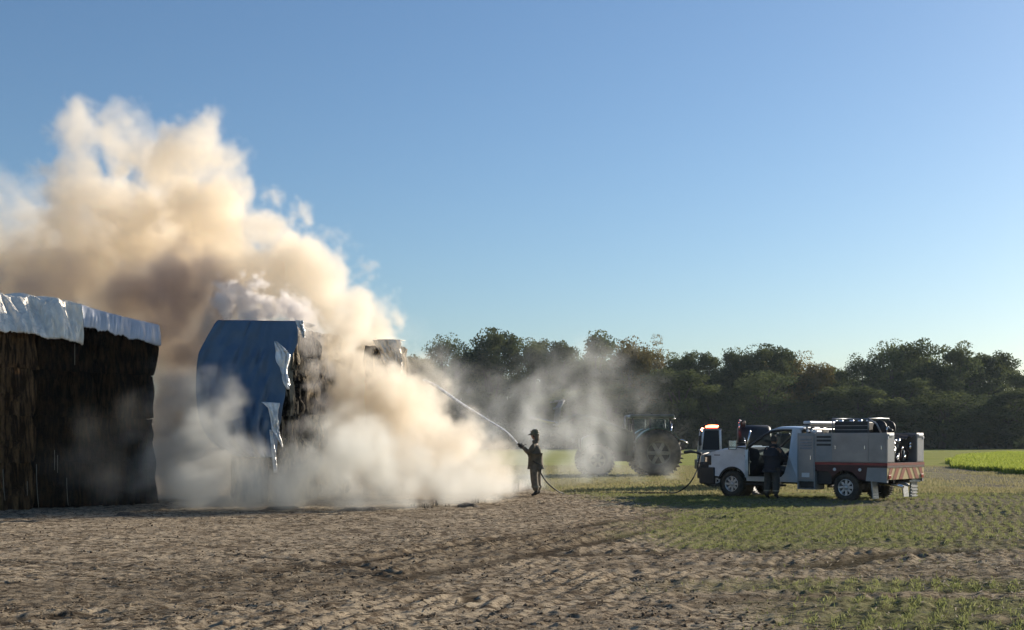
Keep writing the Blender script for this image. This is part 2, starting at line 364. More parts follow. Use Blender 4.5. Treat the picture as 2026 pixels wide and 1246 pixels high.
# herring-bone tyre prints left in the grass beyond, between the fireman and the pickup
hb = sstep(38.6, 39.2, Y)*sstep(45.5, 44, Y)*sstep(2.4, 3.2, X)*sstep(6.6, 6.2, X)
H -= near*hb*.05*sstep(.1, .6, np.sin((X + np.abs(((Y-39) % 1.7)-.85)*.8)*2*math.pi/.5))
H += sstep(60, 140, Y)*0.0
nv_x, nv_y = len(xs), len(ys)
idx = np.arange(nv_x*nv_y).reshape(nv_x, nv_y)
Fq = np.stack([idx[:-1, :-1], idx[1:, :-1], idx[1:, 1:], idx[:-1, 1:]], -1).reshape(-1, 4)
def ground_mat():
    m = bpy.data.materials.new('field_soil'); m.use_nodes = True
    n = m.node_tree.nodes; l = m.node_tree.links; b = n['Principled BSDF']; b.inputs['Roughness'].default_value = 0.95; b.inputs['Specular IOR Level'].default_value = 0.0
    tc = n.new('ShaderNodeTexCoord')
    def nz(sc, det=6, rough=.6, stretch=None):
        t = n.new('ShaderNodeTexNoise'); t.inputs['Scale'].default_value = sc; t.inputs['Detail'].default_value = det; t.inputs['Roughness'].default_value = rough
        if stretch:
            mp = n.new('ShaderNodeMapping'); mp.inputs['Scale'].default_value = stretch; l.new(tc.outputs['Object'], mp.inputs[0]); l.new(mp.outputs[0], t.inputs['Vector'])
        else: l.new(tc.outputs['Object'], t.inputs['Vector'])
        return t.outputs[0]
    def rng_(v, a, b_):
        r = n.new('ShaderNodeMapRange'); r.inputs[1].default_value = a; r.inputs[2].default_value = b_; l.new(v, r.inputs[0]); return r.outputs[0]
    def mix(f, a, c):
        x = n.new('ShaderNodeMix'); x.data_type = 'RGBA'
        l.new(f, x.inputs[0])
        for i, q in ((6, a), (7, c)):
            if isinstance(q, tuple): x.inputs[i].default_value = (*q, 1)
            else: l.new(q, x.inputs[i])
        return x.outputs[2]
    def att(nm): a = n.new('ShaderNodeAttribute'); a.attribute_name = nm; return a.outputs['Fac']
    def rowvec(sx, sy):
        mp = n.new('ShaderNodeMapping'); mp.vector_type = 'TEXTURE'; mp.inputs['Rotation'].default_value = (0, 0, R(-24)); mp.inputs['Scale'].default_value = (1/sx, 1/sy, 1); l.new(tc.outputs['Object'], mp.inputs[0]); return mp.outputs[0]
    def nzv(v, det=5, rough=.65):
        t = n.new('ShaderNodeTexNoise'); t.inputs['Scale'].default_value = 1.0; t.inputs['Detail'].default_value = det; t.inputs['Roughness'].default_value = rough; l.new(v, t.inputs['Vector']); return t.outputs[0]
    soil = mix(rng_(nz(.7, 6), .35, .65), (0.42, 0.345, 0.245), (0.28, 0.225, 0.158))
    soil = mix(rng_(nz(3.6, 9, .78), .48, .58), soil, (0.115, 0.088, 0.062))
    soil = mix(rng_(nz(11, 6, .75), .54, .61), soil, (0.045, 0.034, 0.024))
    soil = mix(rng_(nz(1.6, 8, .7, (.5, 2.2, 1)), .55, .62), soil, (0.10, 0.077, 0.055))
    soil = mix(att('track'), soil, mix(rng_(nz(8), .35, .65), (0.040, 0.031, 0.022), (0.085, 0.066, 0.047)))
    grs = mix(rng_(nz(2.2), .35, .65), (0.16, 0.17, 0.075), (0.25, 0.225, 0.13))
    grs = mix(rng_(nz(4.2, 9, .78), .47, .57), grs, (0.105, 0.10, 0.052))
    grs = mix(rng_(nz(14, 5, .7), .55, .62), grs, (0.05, 0.048, 0.026))
    c = mix(att('green'), soil, grs)
    far = mix(rng_(nz(.35, 5, .6, (.35, 1.6, 1)), .35, .65), (0.22, 0.25, 0.07), (0.33, 0.31, 0.13))
    c = mix(att('far'), c, far)
    c = mix(att('mud'), c, mix(rng_(nz(.9, 6, .65, (.4, 2, 1)), .38, .62), (0.29, 0.25, 0.19), (0.14, 0.13, 0.09)))
    l.new(c, b.inputs['Base Color'])
    bp = n.new('ShaderNodeBump'); bp.inputs['Strength'].default_value = .8; bp.inputs['Distance'].default_value = .035
    l.new(nz(17, 8, .75), bp.inputs['Height']); l.new(bp.outputs[0], b.inputs['Normal'])
    return m
me = np_mesh('field', np.stack([X, Y, H], -1).reshape(-1, 3), Fq, ground_mat(), True,
             [('green', 'POINT', (green*(1-.0*trk)).ravel()), ('track', 'POINT', (trk*.95).ravel()), ('far', 'POINT', (farfield*(1-.0)).ravel()), ('mud', 'POINT', mud.ravel())])
tag(link('ground', me), kind='structure')
def hgt(x, y):
    i = np.clip(np.searchsorted(xs, x), 0, nv_x-1); j = np.clip(np.searchsorted(ys, y), 0, nv_y-1); return H[i, j]
def fld(A, x, y):
    i = np.clip(np.searchsorted(xs, x), 0, nv_x-1); j = np.clip(np.searchsorted(ys, y), 0, nv_y-1); return A[i, j]

# ------------------------------------------------------------------ blades (wheat sprouts, grass, crop): stuff nobody could count
def blades(name, x, y, z, h, w, mt, label, lean=0.45, seed=1):
    r = np.random.default_rng(seed); n = len(x); a = r.uniform(0, 2*np.pi, n); b = r.uniform(0, 2*np.pi, n)
    dx, dy = np.cos(a)*w/2, np.sin(a)*w/2; lx, ly = np.cos(b)*h*lean*r.uniform(.2, 1, n), np.sin(b)*h*lean*r.uniform(.2, 1, n)
    P0 = np.stack([x-dx, y-dy, z-.01], -1); P1 = np.stack([x+dx, y+dy, z-.01], -1)
    P2 = np.stack([x+dx*.7+lx*.45, y+dy*.7+ly*.45, z+h*.62], -1); P3 = np.stack([x+lx, y+ly, z+h], -1)
    V = np.stack([P0, P1, P2, P3], 1).reshape(-1, 3); Fi = np.arange(4*n).reshape(n, 4)
    me = np_mesh(name, V, Fi, mt, False, [('tone', 'POINT', np.repeat(r.uniform(0, 1, n), 4))])
    return tag(link(name, me), label, 'grass', kind='stuff')
r = np.random.default_rng(5)
def rows(n, x0, x1, y0, y1):
    y = y0 + (y1-y0)*r.uniform(0, 1, n); x = x0 + (x1-x0)*r.uniform(0, 1, n)
    u = x*math.cos(ra) - y*math.sin(ra); v = x*math.sin(ra)+y*math.cos(ra)
    u = np.round(u/.235)*.235 + r.normal(0, .04, n) + noise2(x, y, 1.6, 3)*.16
    return u*math.cos(ra)+v*math.sin(ra), -u*math.sin(ra)+v*math.cos(ra)
x, y = rows(520000, 1.0, 15, 9.9, 37)
inside = (x < y*.47) ; x, y = x[inside], y[inside]
k = r.uniform(0, 1, len(x)) < np.clip(fld(green, x, y), 0, 1)**1.6*(.12+.88*sstep(-.3, .3, .6*noise2(x, y, .9, 77)+.12*noise2(x, y, .3, 79)+.5*noise2(x, y, 2.6, 80)))*sstep(1, .4, fld(trk, x, y))*np.where(y > 20, .6, .55)
x, y = x[k], y[k]
blades('wheat_sprouts', x, y, hgt(x, y), r.uniform(.015, .05, len(x)), r.uniform(.006, .011, len(x))*(1+(y-10)*.03), M['sprout'], 'sparse green wheat sprouts in drilled rows on the brown field', .9, 3)
n = 150000; y = 37 + (75-37)*r.uniform(0, 1, n)**1.2; x = r.uniform(-.02, .46, n)*y
k = (r.uniform(0, 1, n) < fld(farfield, x, y)*(1-.9*fld(mud, x, y))*(.35+.65*sstep(-.3, .3, noise2(x, y, 1.1, 78, .5)))) & ~((y < 46) & (fld(hb, x, y) > .5) & (np.sin((x + np.abs(((y-39) % 1.7)-.85)*.8)*2*math.pi/.5) > .2))
x, y = x[k], y[k]
blades('short_grass', x, y, hgt(x, y), r.uniform(.04, .10, len(x)), r.uniform(.02, .04, len(x)), M['drygrass'], 'short yellow green grass behind the pickup and tractor', .8, 4)
n = 26000; y = 10.2 + 24*r.uniform(0, 1, n)**1.5; x = r.uniform(-.47, .45, n)*y
k = (np.abs(x) < 14.5) & (r.uniform(0, 1, n) < (.25+.75*sstep(0, .5, noise2(x, y, 1.4, 90)))); x, y = x[k], y[k]
a_ = r.uniform(0, 2*np.pi, len(x)); l_ = r.uniform(.02, .07, len(x)); w_ = r.uniform(.003, .007, len(x))*(1+(y-10)*.05); z = hgt(x, y)+.006; dz = r.uniform(0, .02, len(x))
ca_, sa_ = np.cos(a_), np.sin(a_)
Vs = np.stack([np.stack([x-ca_*l_+sa_*w_, y-sa_*l_-ca_*w_, z], -1), np.stack([x+ca_*l_+sa_*w_, y+sa_*l_-ca_*w_, z+dz], -1), np.stack([x+ca_*l_-sa_*w_, y+sa_*l_+ca_*w_, z+dz+.004], -1), np.stack([x-ca_*l_-sa_*w_, y-sa_*l_+ca_*w_, z+.004], -1)], 1).reshape(-1, 3)
tag(link('straw_litter', np_mesh('straw_litter', Vs, np.arange(4*len(x)).reshape(-1, 4), M['straw'])), 'scattered bits of dry straw lying on the bare soil', 'straw', kind='stuff')
n = 4200; y = 10.6 + 26*r.uniform(0, 1, n)**1.6; x = r.uniform(-.47, .3, n)*y; k = (np.abs(x) < 14.5) & (r.uniform(0, 1, n) < (.1+.9*sstep(.05, .55, noise2(x, y, 1.1, 95)+.3*noise2(x, y, .4, 96)))) & (fld(green, x, y) < .4); x, y = x[k], y[k]
sz = r.uniform(.008, .024, len(x))*r.uniform(.6, 1.3, len(x)); base_ = np.array([(1, 0, 0), (0, 1, 0), (-1, 0, 0), (0, -1, 0), (0, 0, 1), (0, 0, -1)], float)
Vc = (base_[None]*r.uniform(.6, 1.3, (len(x), 6, 1))*np.array([1, 1, .75]))*sz[:, None, None] + r.normal(0, .15, (len(x), 6, 3))*sz[:, None, None] + np.stack([x, y, hgt(x, y)+sz*.35], -1)[:, None, :]
tf_ = np.array([(0, 1, 4), (1, 2, 4), (2, 3, 4), (3, 0, 4), (1, 0, 5), (2, 1, 5), (3, 2, 5), (0, 3, 5)]); Fc = (tf_[None]+6*np.arange(len(x))[:, None, None]).reshape(-1, 3)
tag(link('clods', np_mesh('clods', Vc.reshape(-1, 3), Fc, M['clod'])), 'loose dark clods of earth on the bare soil', 'clods', kind='stuff')
# crop patch on the right
cp = np.array(gp((1882, 924), (1925, 930), (2150, 951), (2300, 930), (2300, 903), (2000, 897), (1905, 905), (1885, 915)))
def inpoly(x, y, P):
    c = np.zeros(len(x), bool); j = len(P)-1
    for i in range(len(P)):
        t = ((P[i, 1] > y) != (P[j, 1] > y)) & (x < (P[j, 0]-P[i, 0])*(y-P[i, 1])/(P[j, 1]-P[i, 1]+1e-9)+P[i, 0]); c ^= t; j = i
    return c
n = 420000; y = 44 + 90*r.uniform(0, 1, n)**1.9; x = y*r.uniform(.34, .56, n)
k = inpoly(x + noise2(x, y, 1.5, 4)*.5, y + noise2(x, y, 1.2, 5)*.7, cp); x, y = x[k], y[k]
blades('crop', x, y, x*0, r.uniform(.22, .42, len(x))*(1+.2*noise2(x, y, 2, 9)), r.uniform(.05, .10, len(x)), M['crop'], 'bright green young crop growing right of the pickup', .5, 6)

# ================================================================== TREES
def make_crown(seed, h, w, nl, loose, mt, tube_only=False):
    rr = np.random.default_rng(seed); rn = random.Random(seed)
    T = B(); limbs = []
    tr = .018*h + .08
    lean = rn.uniform(-.05, .05)*h
    fork = h*rn.uniform(.22, .34)
    T.tube([(0, 0, -.3), (lean*.3, 0, fork*.5), (lean*.6, 0, fork), (lean, 0, h*.72)], [tr*1.25, tr, tr*.85, tr*.25], 7)
    lobes = []
    nlob = 46
    for i in range(nlob):
        a = rn.uniform(0, 2*math.pi); t = rn.random(); zc = h*(.13+.81*t)
        wid = w*.5*math.sin(math.pi*min(1, .20+.80*(1-t)**.75))**.7*(1-.55*max(0, t-.6)/.4)
        rad = wid*math.sqrt(rn.uniform(.12, 1))
        c = Vector((lean+rad*math.cos(a), rad*math.sin(a)*.9, zc)); lobes.append((c, rn.uniform(.085, .155)*h))
        if i < 17:
            b0 = Vector((lean*.6, 0, fork*rn.uniform(.8, 1.9)))
            mid = b0.lerp(c, .5) + Vector((0, 0, .06*h)); T.tube([b0, mid, c + Vector((0, 0, .03*h))], [tr*.45, tr*.28, tr*.08], 5)
    per = nl//nlob; P = []; S = []
    for c, rad in lobes:
        sub = [c + Vector(np.array(rr.normal(0, .40, 3))*np.array([1, 1, .7]))*rad for _ in range(7)]
        for k in range(per):
            q = sub[k % 7]; d = rr.normal(0, 1, 3); d /= np.linalg.norm(d)+1e-9
            P.append(np.array(q) + d*rad*.58*rr.uniform(.25, 1.0)**(1/2.4)*np.array([1, 1, .75])); S.append(rr.uniform(.7, 1.3))
    P = np.array(P); S = np.array(S)*(.30 if not loose else .27)*h/19
    n = len(P); a = rr.normal(0, 1, (n, 3)); a /= np.linalg.norm(a, axis=1)[:, None]; b = rr.normal(0, 1, (n, 3)); b -= a*(a*b).sum(1)[:, None]; b /= np.linalg.norm(b, axis=1)[:, None]
    a *= S[:, None]*.62; b *= S[:, None]*.45
    V = np.stack([P-a, P-b*.9, P+a*1.1, P+b], 1).reshape(-1, 3)
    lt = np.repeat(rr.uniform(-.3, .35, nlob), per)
    tone = np.repeat(np.clip(rr.uniform(0, 1, n)*.6 + lt + .4*np.clip((P[:, 2]/h-.4), 0, 1), 0, 1), 4)  # leaves lighten towards the crown top: sunlight on the tops put into their tone
    cm = np_mesh('crown', V, np.arange(4*n).reshape(n, 4), mt, False, [('tone', 'POINT', tone)])
    return T.mesh('trunk', M['bark']), cm
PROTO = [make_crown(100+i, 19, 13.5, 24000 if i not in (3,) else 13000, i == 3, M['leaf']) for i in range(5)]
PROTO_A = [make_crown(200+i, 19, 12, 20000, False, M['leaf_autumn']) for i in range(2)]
TREEK = 0
def tree(px, top, wpx, D, label, autumn=False, group=None, proto=None):
    global TREEK; TREEK += 1
    h = CZ + (HY - top)/F*D; w = wpx/F*D*1.16
    tm, cmh = (PROTO_A[TREEK % 2] if autumn else PROTO[(TREEK*3) % 5 if proto is None else proto])
    root = thing('tree', label, 'tree', ((px-CX)/F*D, D, 0), random.uniform(0, 6.28), group)
    s = h/19*1.015; sw = w/12.5
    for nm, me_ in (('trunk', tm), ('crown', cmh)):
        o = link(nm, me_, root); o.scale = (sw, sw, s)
main_trees = [
    (885, 664, 120, 215, 'dark green tree whose crown rises just right of the smoke', 0, None),
    (968, 648, 130, 218, 'tall dark tree beside the gap of sky above the firefighter', 0, None),
    (1062, 682, 90, 212, 'smaller tree just right of the gap of sky', 0, None),
    (1105, 672, 120, 222, 'round tree seen through thin smoke left of the raised loader arm', 0, None),
    (1172, 668, 125, 219, 'broad tree top seen through thin smoke above the raised loader arm', 0, None),
    (1238, 680, 110, 216, 'yellowing tree above the tractor bonnet', 1, None),
    (1292, 692, 90, 221, 'yellowing tree directly above the tractor cab', 1, None),
    (1350, 708, 90, 218, 'low dark tree between the tractor and the red lamp', 0, None),
    (1396, 694, 90, 214, 'dark tree rising behind the red flashing lamp', 0, None),
    (1446, 700, 100, 220, 'dark tree above the bonnet of the pickup', 0, None),
    (1503, 680, 130, 215, 'tall round dark tree above the pickup cab', 0, 1),
    (1562, 700, 85, 224, 'slim tree with yellowing leaves above the light bar of the pickup', 1, None),
    (1608, 720, 90, 218, 'low golden tree between two taller dark trees', 1, None),
    (1656, 724, 80, 222, 'lowest tree top left of the open gappy tree', 0, None),
    (1703, 702, 95, 213, 'open gappy tree with sky showing through its branches', 0, 3),
    (1768, 676, 135, 219, 'tallest broad tree above the rear body of the pickup', 0, 3),
    (1826, 674, 125, 221, 'broad tree right of the tallest one, with rounded top', 0, None),
    (1884, 690, 115, 217, 'dense tree above the open field right of the pickup', 0, None),
    (1952, 694, 110, 223, 'round tree standing out near the right end of the tree line', 0, None),
    (2012, 742, 90, 214, 'last sloping tree cut by the right edge of the photo', 0, None),
]
for px, top, w, D, lb, au, pr in main_trees: tree(px, top, w, D, lb, bool(au), 'trees in the tree line', pr)
for px, top, w, hl_ in ((560, 690, 130, 'behind the blue tarp'), (650, 700, 130, 'behind the ashy end of the burning hay stack'), (740, 690, 130, 'behind the far silver tarp'), (820, 705, 120, 'showing through the right edge of the thick smoke'), (2085, 760, 120, 'just past the right edge of the photo'), (2170, 720, 130, 'well past the right edge of the photo')):
    tree(px, top, w, 225, 'tree of the tree line ' + hl_, False, 'hidden trees of the tree line')
places = ['behind the smoke', 'behind the gap of sky', 'behind the smoke-veiled trees', 'behind the yellowing trees', 'behind the red lamp', 'behind the tall round tree', 'behind the golden tree', 'behind the open gappy tree', 'behind the tallest tree', 'behind the right end trees']
bt = [(870, 712), (930, 705), (1010, 740), (1080, 712), (1140, 702), (1205, 702), (1265, 715), (1330, 735), (1380, 728), (1425, 730), (1480, 712), (1535, 716), (1590, 738), (1640, 742), (1690, 738), (1745, 716), (1800, 708), (1860, 718), (1920, 725), (1980, 728), (2040, 770)]
for q_, (px, top) in enumerate(bt):
    tree(px, top, 120, 238 + 4*(q_ % 3), 'shaded tree of the back row ' + places[min(9, int((px-860)/120))] + ', ' + ['lowest', 'first', 'second', 'third'][[int((b_[0]-860)/120) for b_ in bt[:q_+1]].count(int((px-860)/120))] + ' from the left there', False, 'trees of the back row')
k = 0
for px in range(900, 2080, 74):
    k += 1
    where = ['behind the firefighter', 'between firefighter and loader arm', 'below the smoke-veiled trees', 'left of the loader arm', 'behind the tractor bonnet', 'behind the tractor cab', 'right of the tractor', 'behind the second vehicle', 'behind the pickup bonnet', 'behind the pickup cab', 'behind the pickup light bar', 'behind the black reel', 'behind the rear of the pickup', 'just right of the pickup', 'over the bright crop', 'at the right edge of the field'][min(k-1, 15)]
    tree(px + random.uniform(-15, 15), random.uniform(728, 800), random.uniform(110, 175), random.uniform(196, 204), 'low shady tree of the front row ' + where, False, 'low trees in front of the tree line')
# undergrowth along the foot of the trees
rr = np.random.default_rng(9); n = 110000
x = rr.uniform(-45, 125, n); y = 209 + rr.normal(0, 5, n); 
hh = 3.6 + 2.2*noise2(x, y, 6, 41) + .8*noise2(x, y, 2, 42); z = hh*rr.uniform(0, 1, n)**.7
P = np.stack([x, y, z], -1); a = rr.normal(0, .34, (n, 3)); b = rr.normal(0, .30, (n, 3))
me = np_mesh('undergrowth', np.stack([P-a, P-b, P+a, P+b], 1).reshape(-1, 3), np.arange(4*n).reshape(n, 4), M['leaf'], False, [('tone', 'POINT', np.repeat(rr.uniform(0, .5, n), 4))])
tag(link('undergrowth', me), 'dark undergrowth along the foot of the tree line', 'undergrowth', kind='stuff')

# ================================================================== HAY STACKS AND TARPS
def ragged_box(L, Dp, Hh, seed, amp=.10, step=.13, slump=.0):
    """a big square hay bale, its faces torn: a box of small quads, pushed about"""
    rr = np.random.default_rng(seed); bm = bmesh.new(); bmesh.ops.create_cube(bm, size=1)
    for v in bm.verts: v.co = Vector((v.co.x*L, v.co.y*Dp, v.co.z*Hh))
    bmesh.ops.subdivide_edges(bm, edges=bm.edges[:], cuts=int(max(L, Hh)/step/1.6), use_grid_fill=True)
    co = np.array([v.co[:] for v in bm.verts]); 
    q = noise2(co[:, 0]*3+co[:, 1]*3, co[:, 2], .55, seed, .9) ; q2 = noise2(co[:, 0]*2.1+co[:, 1]*2.3, co[:, 2]*.7, .16, seed+1, .3)
    nn = co/np.linalg.norm(co/np.array([L, Dp, Hh]), axis=1)[:, None]/np.array([L, Dp, Hh])
    for v, e, (ax, ay, az) in zip(bm.verts, q*.65+q2*.5, nn): v.co += Vector((ax, ay, az*.35))*float(e)*amp*1.6
    me = bpy.data.meshes.new('hay_bale'); bm.to_mesh(me); bm.free()
    return me
def stack(name, label, p0, p1, depth, hgt0, hgt1, cols, tiers, mt, seed, amp, group='hay stacks'):
    p0 = Vector(p0); p1 = Vector(p1); d = (p1-p0); L = d.length; d.normalize(); back = Vector((-d.y, d.x, 0))
    root = thing(name, label, 'hay stack', p0, math.atan2(d.y, d.x), group)
    w = L/cols; meshes = [ragged_box(w*.985, 1.25, 1.0, seed+i, amp) for i in range(4)]
    for me_ in meshes: me_.materials.append(mt)
    rnd = random.Random(seed)
    for i in range(cols):
        hh = (hgt0 + (hgt1-hgt0)*(i+.5)/cols)/tiers
        for t in range(tiers):
            for kk in range(2 if depth > 1.6 else 1):
                o = link('hay_bale', meshes[rnd.randrange(4)], root)
                yc = .625 if kk == 0 else depth-.625
                o.location = (w*(i+.5)+rnd.uniform(-.02, .02), yc + rnd.uniform(-.05, .05), hh*(t+.5)); o.scale = (1, 1, hh*.985); o.rotation_euler = (0, 0, rnd.choice((0, math.pi)) )
    return root, d, back
# stack 1, dark, on the left
S1a = Vector((-14.6, 25.4, 0)); S1b = Vector((-9.28, 31.5, 0))
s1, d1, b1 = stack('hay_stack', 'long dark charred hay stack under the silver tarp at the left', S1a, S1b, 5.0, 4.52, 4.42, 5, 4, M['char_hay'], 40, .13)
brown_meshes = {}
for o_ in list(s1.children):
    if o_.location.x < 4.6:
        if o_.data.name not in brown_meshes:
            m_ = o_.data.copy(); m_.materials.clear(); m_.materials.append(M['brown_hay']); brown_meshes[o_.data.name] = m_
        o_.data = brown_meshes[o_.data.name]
cap = B().bx(.1, (S1b-S1a).length-.05, .5, 4.4, 0, 4.2).obj('stack_core', M['char_hay'], s1)
# stack 2, burning, behind the blue tarp
S2a = Vector((-7.35, 31.75, 0)); S2b = Vector((-5.75, 31.6, 0))
s2, d2, b2 = stack('hay_stack', 'burning hay stack with ashy torn end behind the blue tarp', S2a, S2b, 6.0, 4.62, 4.58, 1, 4, M['ash_hay'], 60, .16)
B().bx(.15, 1.4, 1.3, 4.7, 0, 4.4).obj('stack_core', M['ash_hay'], s2)
me_end = ragged_box(2.0, 1.0, 1.2, 77, .30, .10); me_end.materials.append(M['ash_hay'])
me_end2 = ragged_box(2.0, 1.0, 1.2, 79, .34, .10); me_end2.materials.append(M['ash_hay'])
for t in range(4):
    for kk in range(3):
        o = link('hay_bale', (me_end, me_end2)[(t+kk) % 2], s2); o.location = (1.15+.10*(t % 2), 1.1+1.95*kk, .57+1.13*t); o.rotation_euler = (0, 0, R(90)+random.uniform(-.05, .05))
# hanging burnt straw sheets on the end face
s3, d3, b3 = stack('hay_stack', 'far hay stack behind the smoke with a torn silver cover on its corner', Vector((-4.30, 35.35, 0)), Vector((-3.26, 35.2, 0)), 1.3, 4.42, 4.40, 1, 4, M['ash_hay'], 80, .16)

def sheet(name, outline_l, outline_r, D_fn, mt, nu=60, nv=60, fold=.05, seed=1, wrap=None, parent=None, thick=.012, fl=.45, vtop=None):
    """a hanging sheet between a left and right edge given as (photo column, row) lists, at distance D_fn(u, v)"""
    def at(pts, t):
        ys_ = [p[1] for p in pts]; yy = ys_[0]+(ys_[-1]-ys_[0])*t; return np.interp(yy, ys_, [p[0] for p in pts]), yy
    rr = np.random.default_rng(seed); V = []
    for j in range(nv+1):
        v = j/nv; lx, ly = at(outline_l, v); rx, ry = at(outline_r, v)
        for i in range(nu+1):
            u = i/nu; px = lx+(rx-lx)*u; py = ly+(ry-ly)*u
            D = D_fn(u, v)
            V.append(ray(px, D, py=py))
    V = np.array([list(p) for p in V]); 
    uu = np.tile(np.linspace(0, 1, nu+1), nv+1); vv = np.repeat(np.linspace(0, 1, nv+1), nu+1)
    W_ = (noise2(uu*6, vv*1.4, fl, seed)*.65 + noise2(uu*6, vv*3, fl*.4, seed+3)*.35)
    V[:, 1] -= (W_*fold)*(.4+.8*vv); V[:, 0] += noise2(uu*4, vv*2, .5, seed+5)*fold*.3
    f = [(j*(nu+1)+i, j*(nu+1)+i+1, (j+1)*(nu+1)+i+1, (j+1)*(nu+1)+i) for j in range(nv) for i in range(nu)]
    me = np_mesh(name, V, np.array(f), mt, True); o = link(name, me, parent)
    so_ = o.modifiers.new('thickness', 'SOLIDIFY'); so_.thickness = thick
    return o

# silver tarp over stack 1: front skirt and the top that runs back over the bales
def tarp1(name, label, pxs, tops, bots, off, mt, fold, seed, back=2.2, slope=0.0):
    # built along the stack wall: every column hangs in front of the wall line
    nu, nv = 150, 26; V = []; rr = np.random.default_rng(seed)
    rag = noise2(np.linspace(0, 40, nu+1), np.zeros(nu+1), 1.4, seed)*.05 + noise2(np.linspace(0, 40, nu+1), np.zeros(nu+1), .22, seed+1)*.025
    slope0 = slope
    for i in range(nu+1):
        px = pxs[0]+(pxs[-1]-pxs[0])*i/nu; slope = slope0*min(1, (1-i/nu)*3)
        r_ = (px-CX)/F; a, d_ = S1a, d1            # hit the wall line
        t = (r_*a.y-a.x)/(d_.x-r_*d_.y); p = a+d_*t - b1*off; D = p.y
        zt = CZ+(HY-np.interp(px, pxs, tops))/F*D; zb = CZ+(HY-np.interp(px, pxs, bots))/F*D + rag[i]
        for j in range(nv+1):
            v = j/nv
            if v < .35: q = p + b1*(back*(1-v/.35)+slope) ; z = zt + .10*(1-v/.35)
            else:
                s_ = (v-.35)/.65; q = p - b1*(.10*math.sin(s_*1.6)) + b1*slope*(1-s_)**1.3; z = zt+(zb-zt)*s_ - (.02 if s_ == 0 else 0)
            V.append((q.x, q.y, z))
    V = np.array(V); uu = np.repeat(np.linspace(0, 1, nu+1), nv+1); vv = np.tile(np.linspace(0, 1, nv+1), nu+1)
    Lm = (pxs[-1]-pxs[0])/75.
    w_ = noise2(uu*Lm, vv*.5, .13, seed+2, .5)*.6+noise2(uu*Lm+vv*.25, vv*.8, .38, seed+4, .7)*.8 + noise2(uu*Lm*1.3+vv*.2, vv*1.2, .06, seed+7, .4)*.25
    hang = sstep(.2, .5, vv); V[:, 0] -= b1.x*w_*fold*hang; V[:, 1] -= b1.y*w_*fold*hang; V[:, 2] += (1-hang)*np.abs(w_)*fold*.8
    f = [(i*(nv+1)+j, (i+1)*(nv+1)+j, (i+1)*(nv+1)+j+1, i*(nv+1)+j+1) for i in range(nu) for j in range(nv)]
    o = link(name, np_mesh(name, V, np.array(f), mt, True)); so_ = o.modifiers.new('thickness', 'SOLIDIFY'); so_.thickness = .012
    return tag(o, label, 'tarp')
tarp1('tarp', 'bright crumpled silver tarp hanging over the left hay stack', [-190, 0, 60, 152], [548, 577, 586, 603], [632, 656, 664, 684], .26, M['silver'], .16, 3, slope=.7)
tarp1('tarp', 'silver tarp with smoke shade put into its colour over the right end of the left hay stack', [152.6, 180, 240, 306], [603, 612, 628, 643], [646, 652, 668, 684], .20, M['silver_shaded'], .035, 9)
# pale strings hanging down the dark wall
for px, y0, y1, sw, tl in ((6, 928, 990, 4, 'leftmost twine at the foot'), (72, 918, 1008, 5, 'longest curved twine near the ground'), (54, 952, 980, 0, 'short faint twine left of the longest one'), (108, 890, 930, 0, 'mid height twine'), (114, 900, 935, 0, 'thin twine right of the mid height one'), (148, 680, 722, 0, 'topmost twine hanging off the tarp corner'), (132, 945, 1000, 3, 'rightmost low twine')):
    r_ = (px-CX)/F; t = (r_*S1a.y-S1a.x)/(d1.x-r_*d1.y); p = S1a+d1*t-b1*.16
    pts = [ray(px+sw*(q**2), p.y, py=y0+(y1-y0)*q) for q in (0, .25, .5, .75, 1)]
    tag(B().tube(pts, .006, 5).obj('twine', M['rope']), tl + ' on the dark left hay stack', 'twine', 'twine on the left hay stack')

# blue tarp on stack 2
OL = [(434, 633), (429, 638), (420, 653), (410, 669), (401, 684), (394, 697), (389, 720), (386, 745), (384, 775), (387, 805), (393, 832), (404, 856), (420, 876), (442, 892), (470, 903)]
OR = [(588, 635), (591, 655), (590, 680), (584, 697), (577, 714), (573, 735), (566, 758), (563, 780), (559, 800), (557, 830), (552, 852), (549, 880), (543, 905)]
blue = sheet('tarp', OL, OR, lambda u, v: 30.9 - .32*v - .25*math.sin(u*math.pi)*v, M['blue_tarp'], 90, 90, .20, 13, fl=.9)
tag(blue, 'big blue tarp hanging down the front of the burning hay stack', 'tarp')
# its top, turned back over the stack
V = []
for j in range(9):
    for i in range(31):
        p = ray(432+(590-432)*i/30, 30.9, py=633+2*i/30); V.append((p.x, p.y + .35*j, p.z + .12*math.sin(j/8*1.6)+.03*math.sin(i*1.1)*j/8))
f = [(j*31+i, j*31+i+1, (j+1)*31+i+1, (j+1)*31+i) for j in range(8) for i in range(30)]
o = link('tarp_top', np_mesh('tarp_top', np.array(V), np.array(f), M['blue_tarp'], True), blue); o.modifiers.new('t', 'SOLIDIFY').thickness = .01
# silver torn flaps along its right edge (the other side of the same tarp)
def flap(ol, orr, D, seed, fold=.13): return sheet('torn_flap', ol, orr, lambda u, v: D - .10*v + .05*u, M['white_film'], 14, 26, fold, seed, parent=blue, fl=.5)
flap([(545, 676), (548, 715), (562, 758), (571, 770)], [(549, 676), (572, 700), (568, 740), (573, 770)], 30.5, 5)
flap([(518, 795), (531, 806), (540, 850), (557, 884)], [(552, 797), (549, 810), (550, 850), (560, 884)], 30.2, 6)
flap([(533, 850), (537, 890), (541, 935)], [(537, 850), (544, 890), (549, 935)], 30.1, 7, .03)
flap([(586, 634), (592, 650), (600, 668)], [(600, 634), (602, 655), (603, 668)], 30.7, 8)
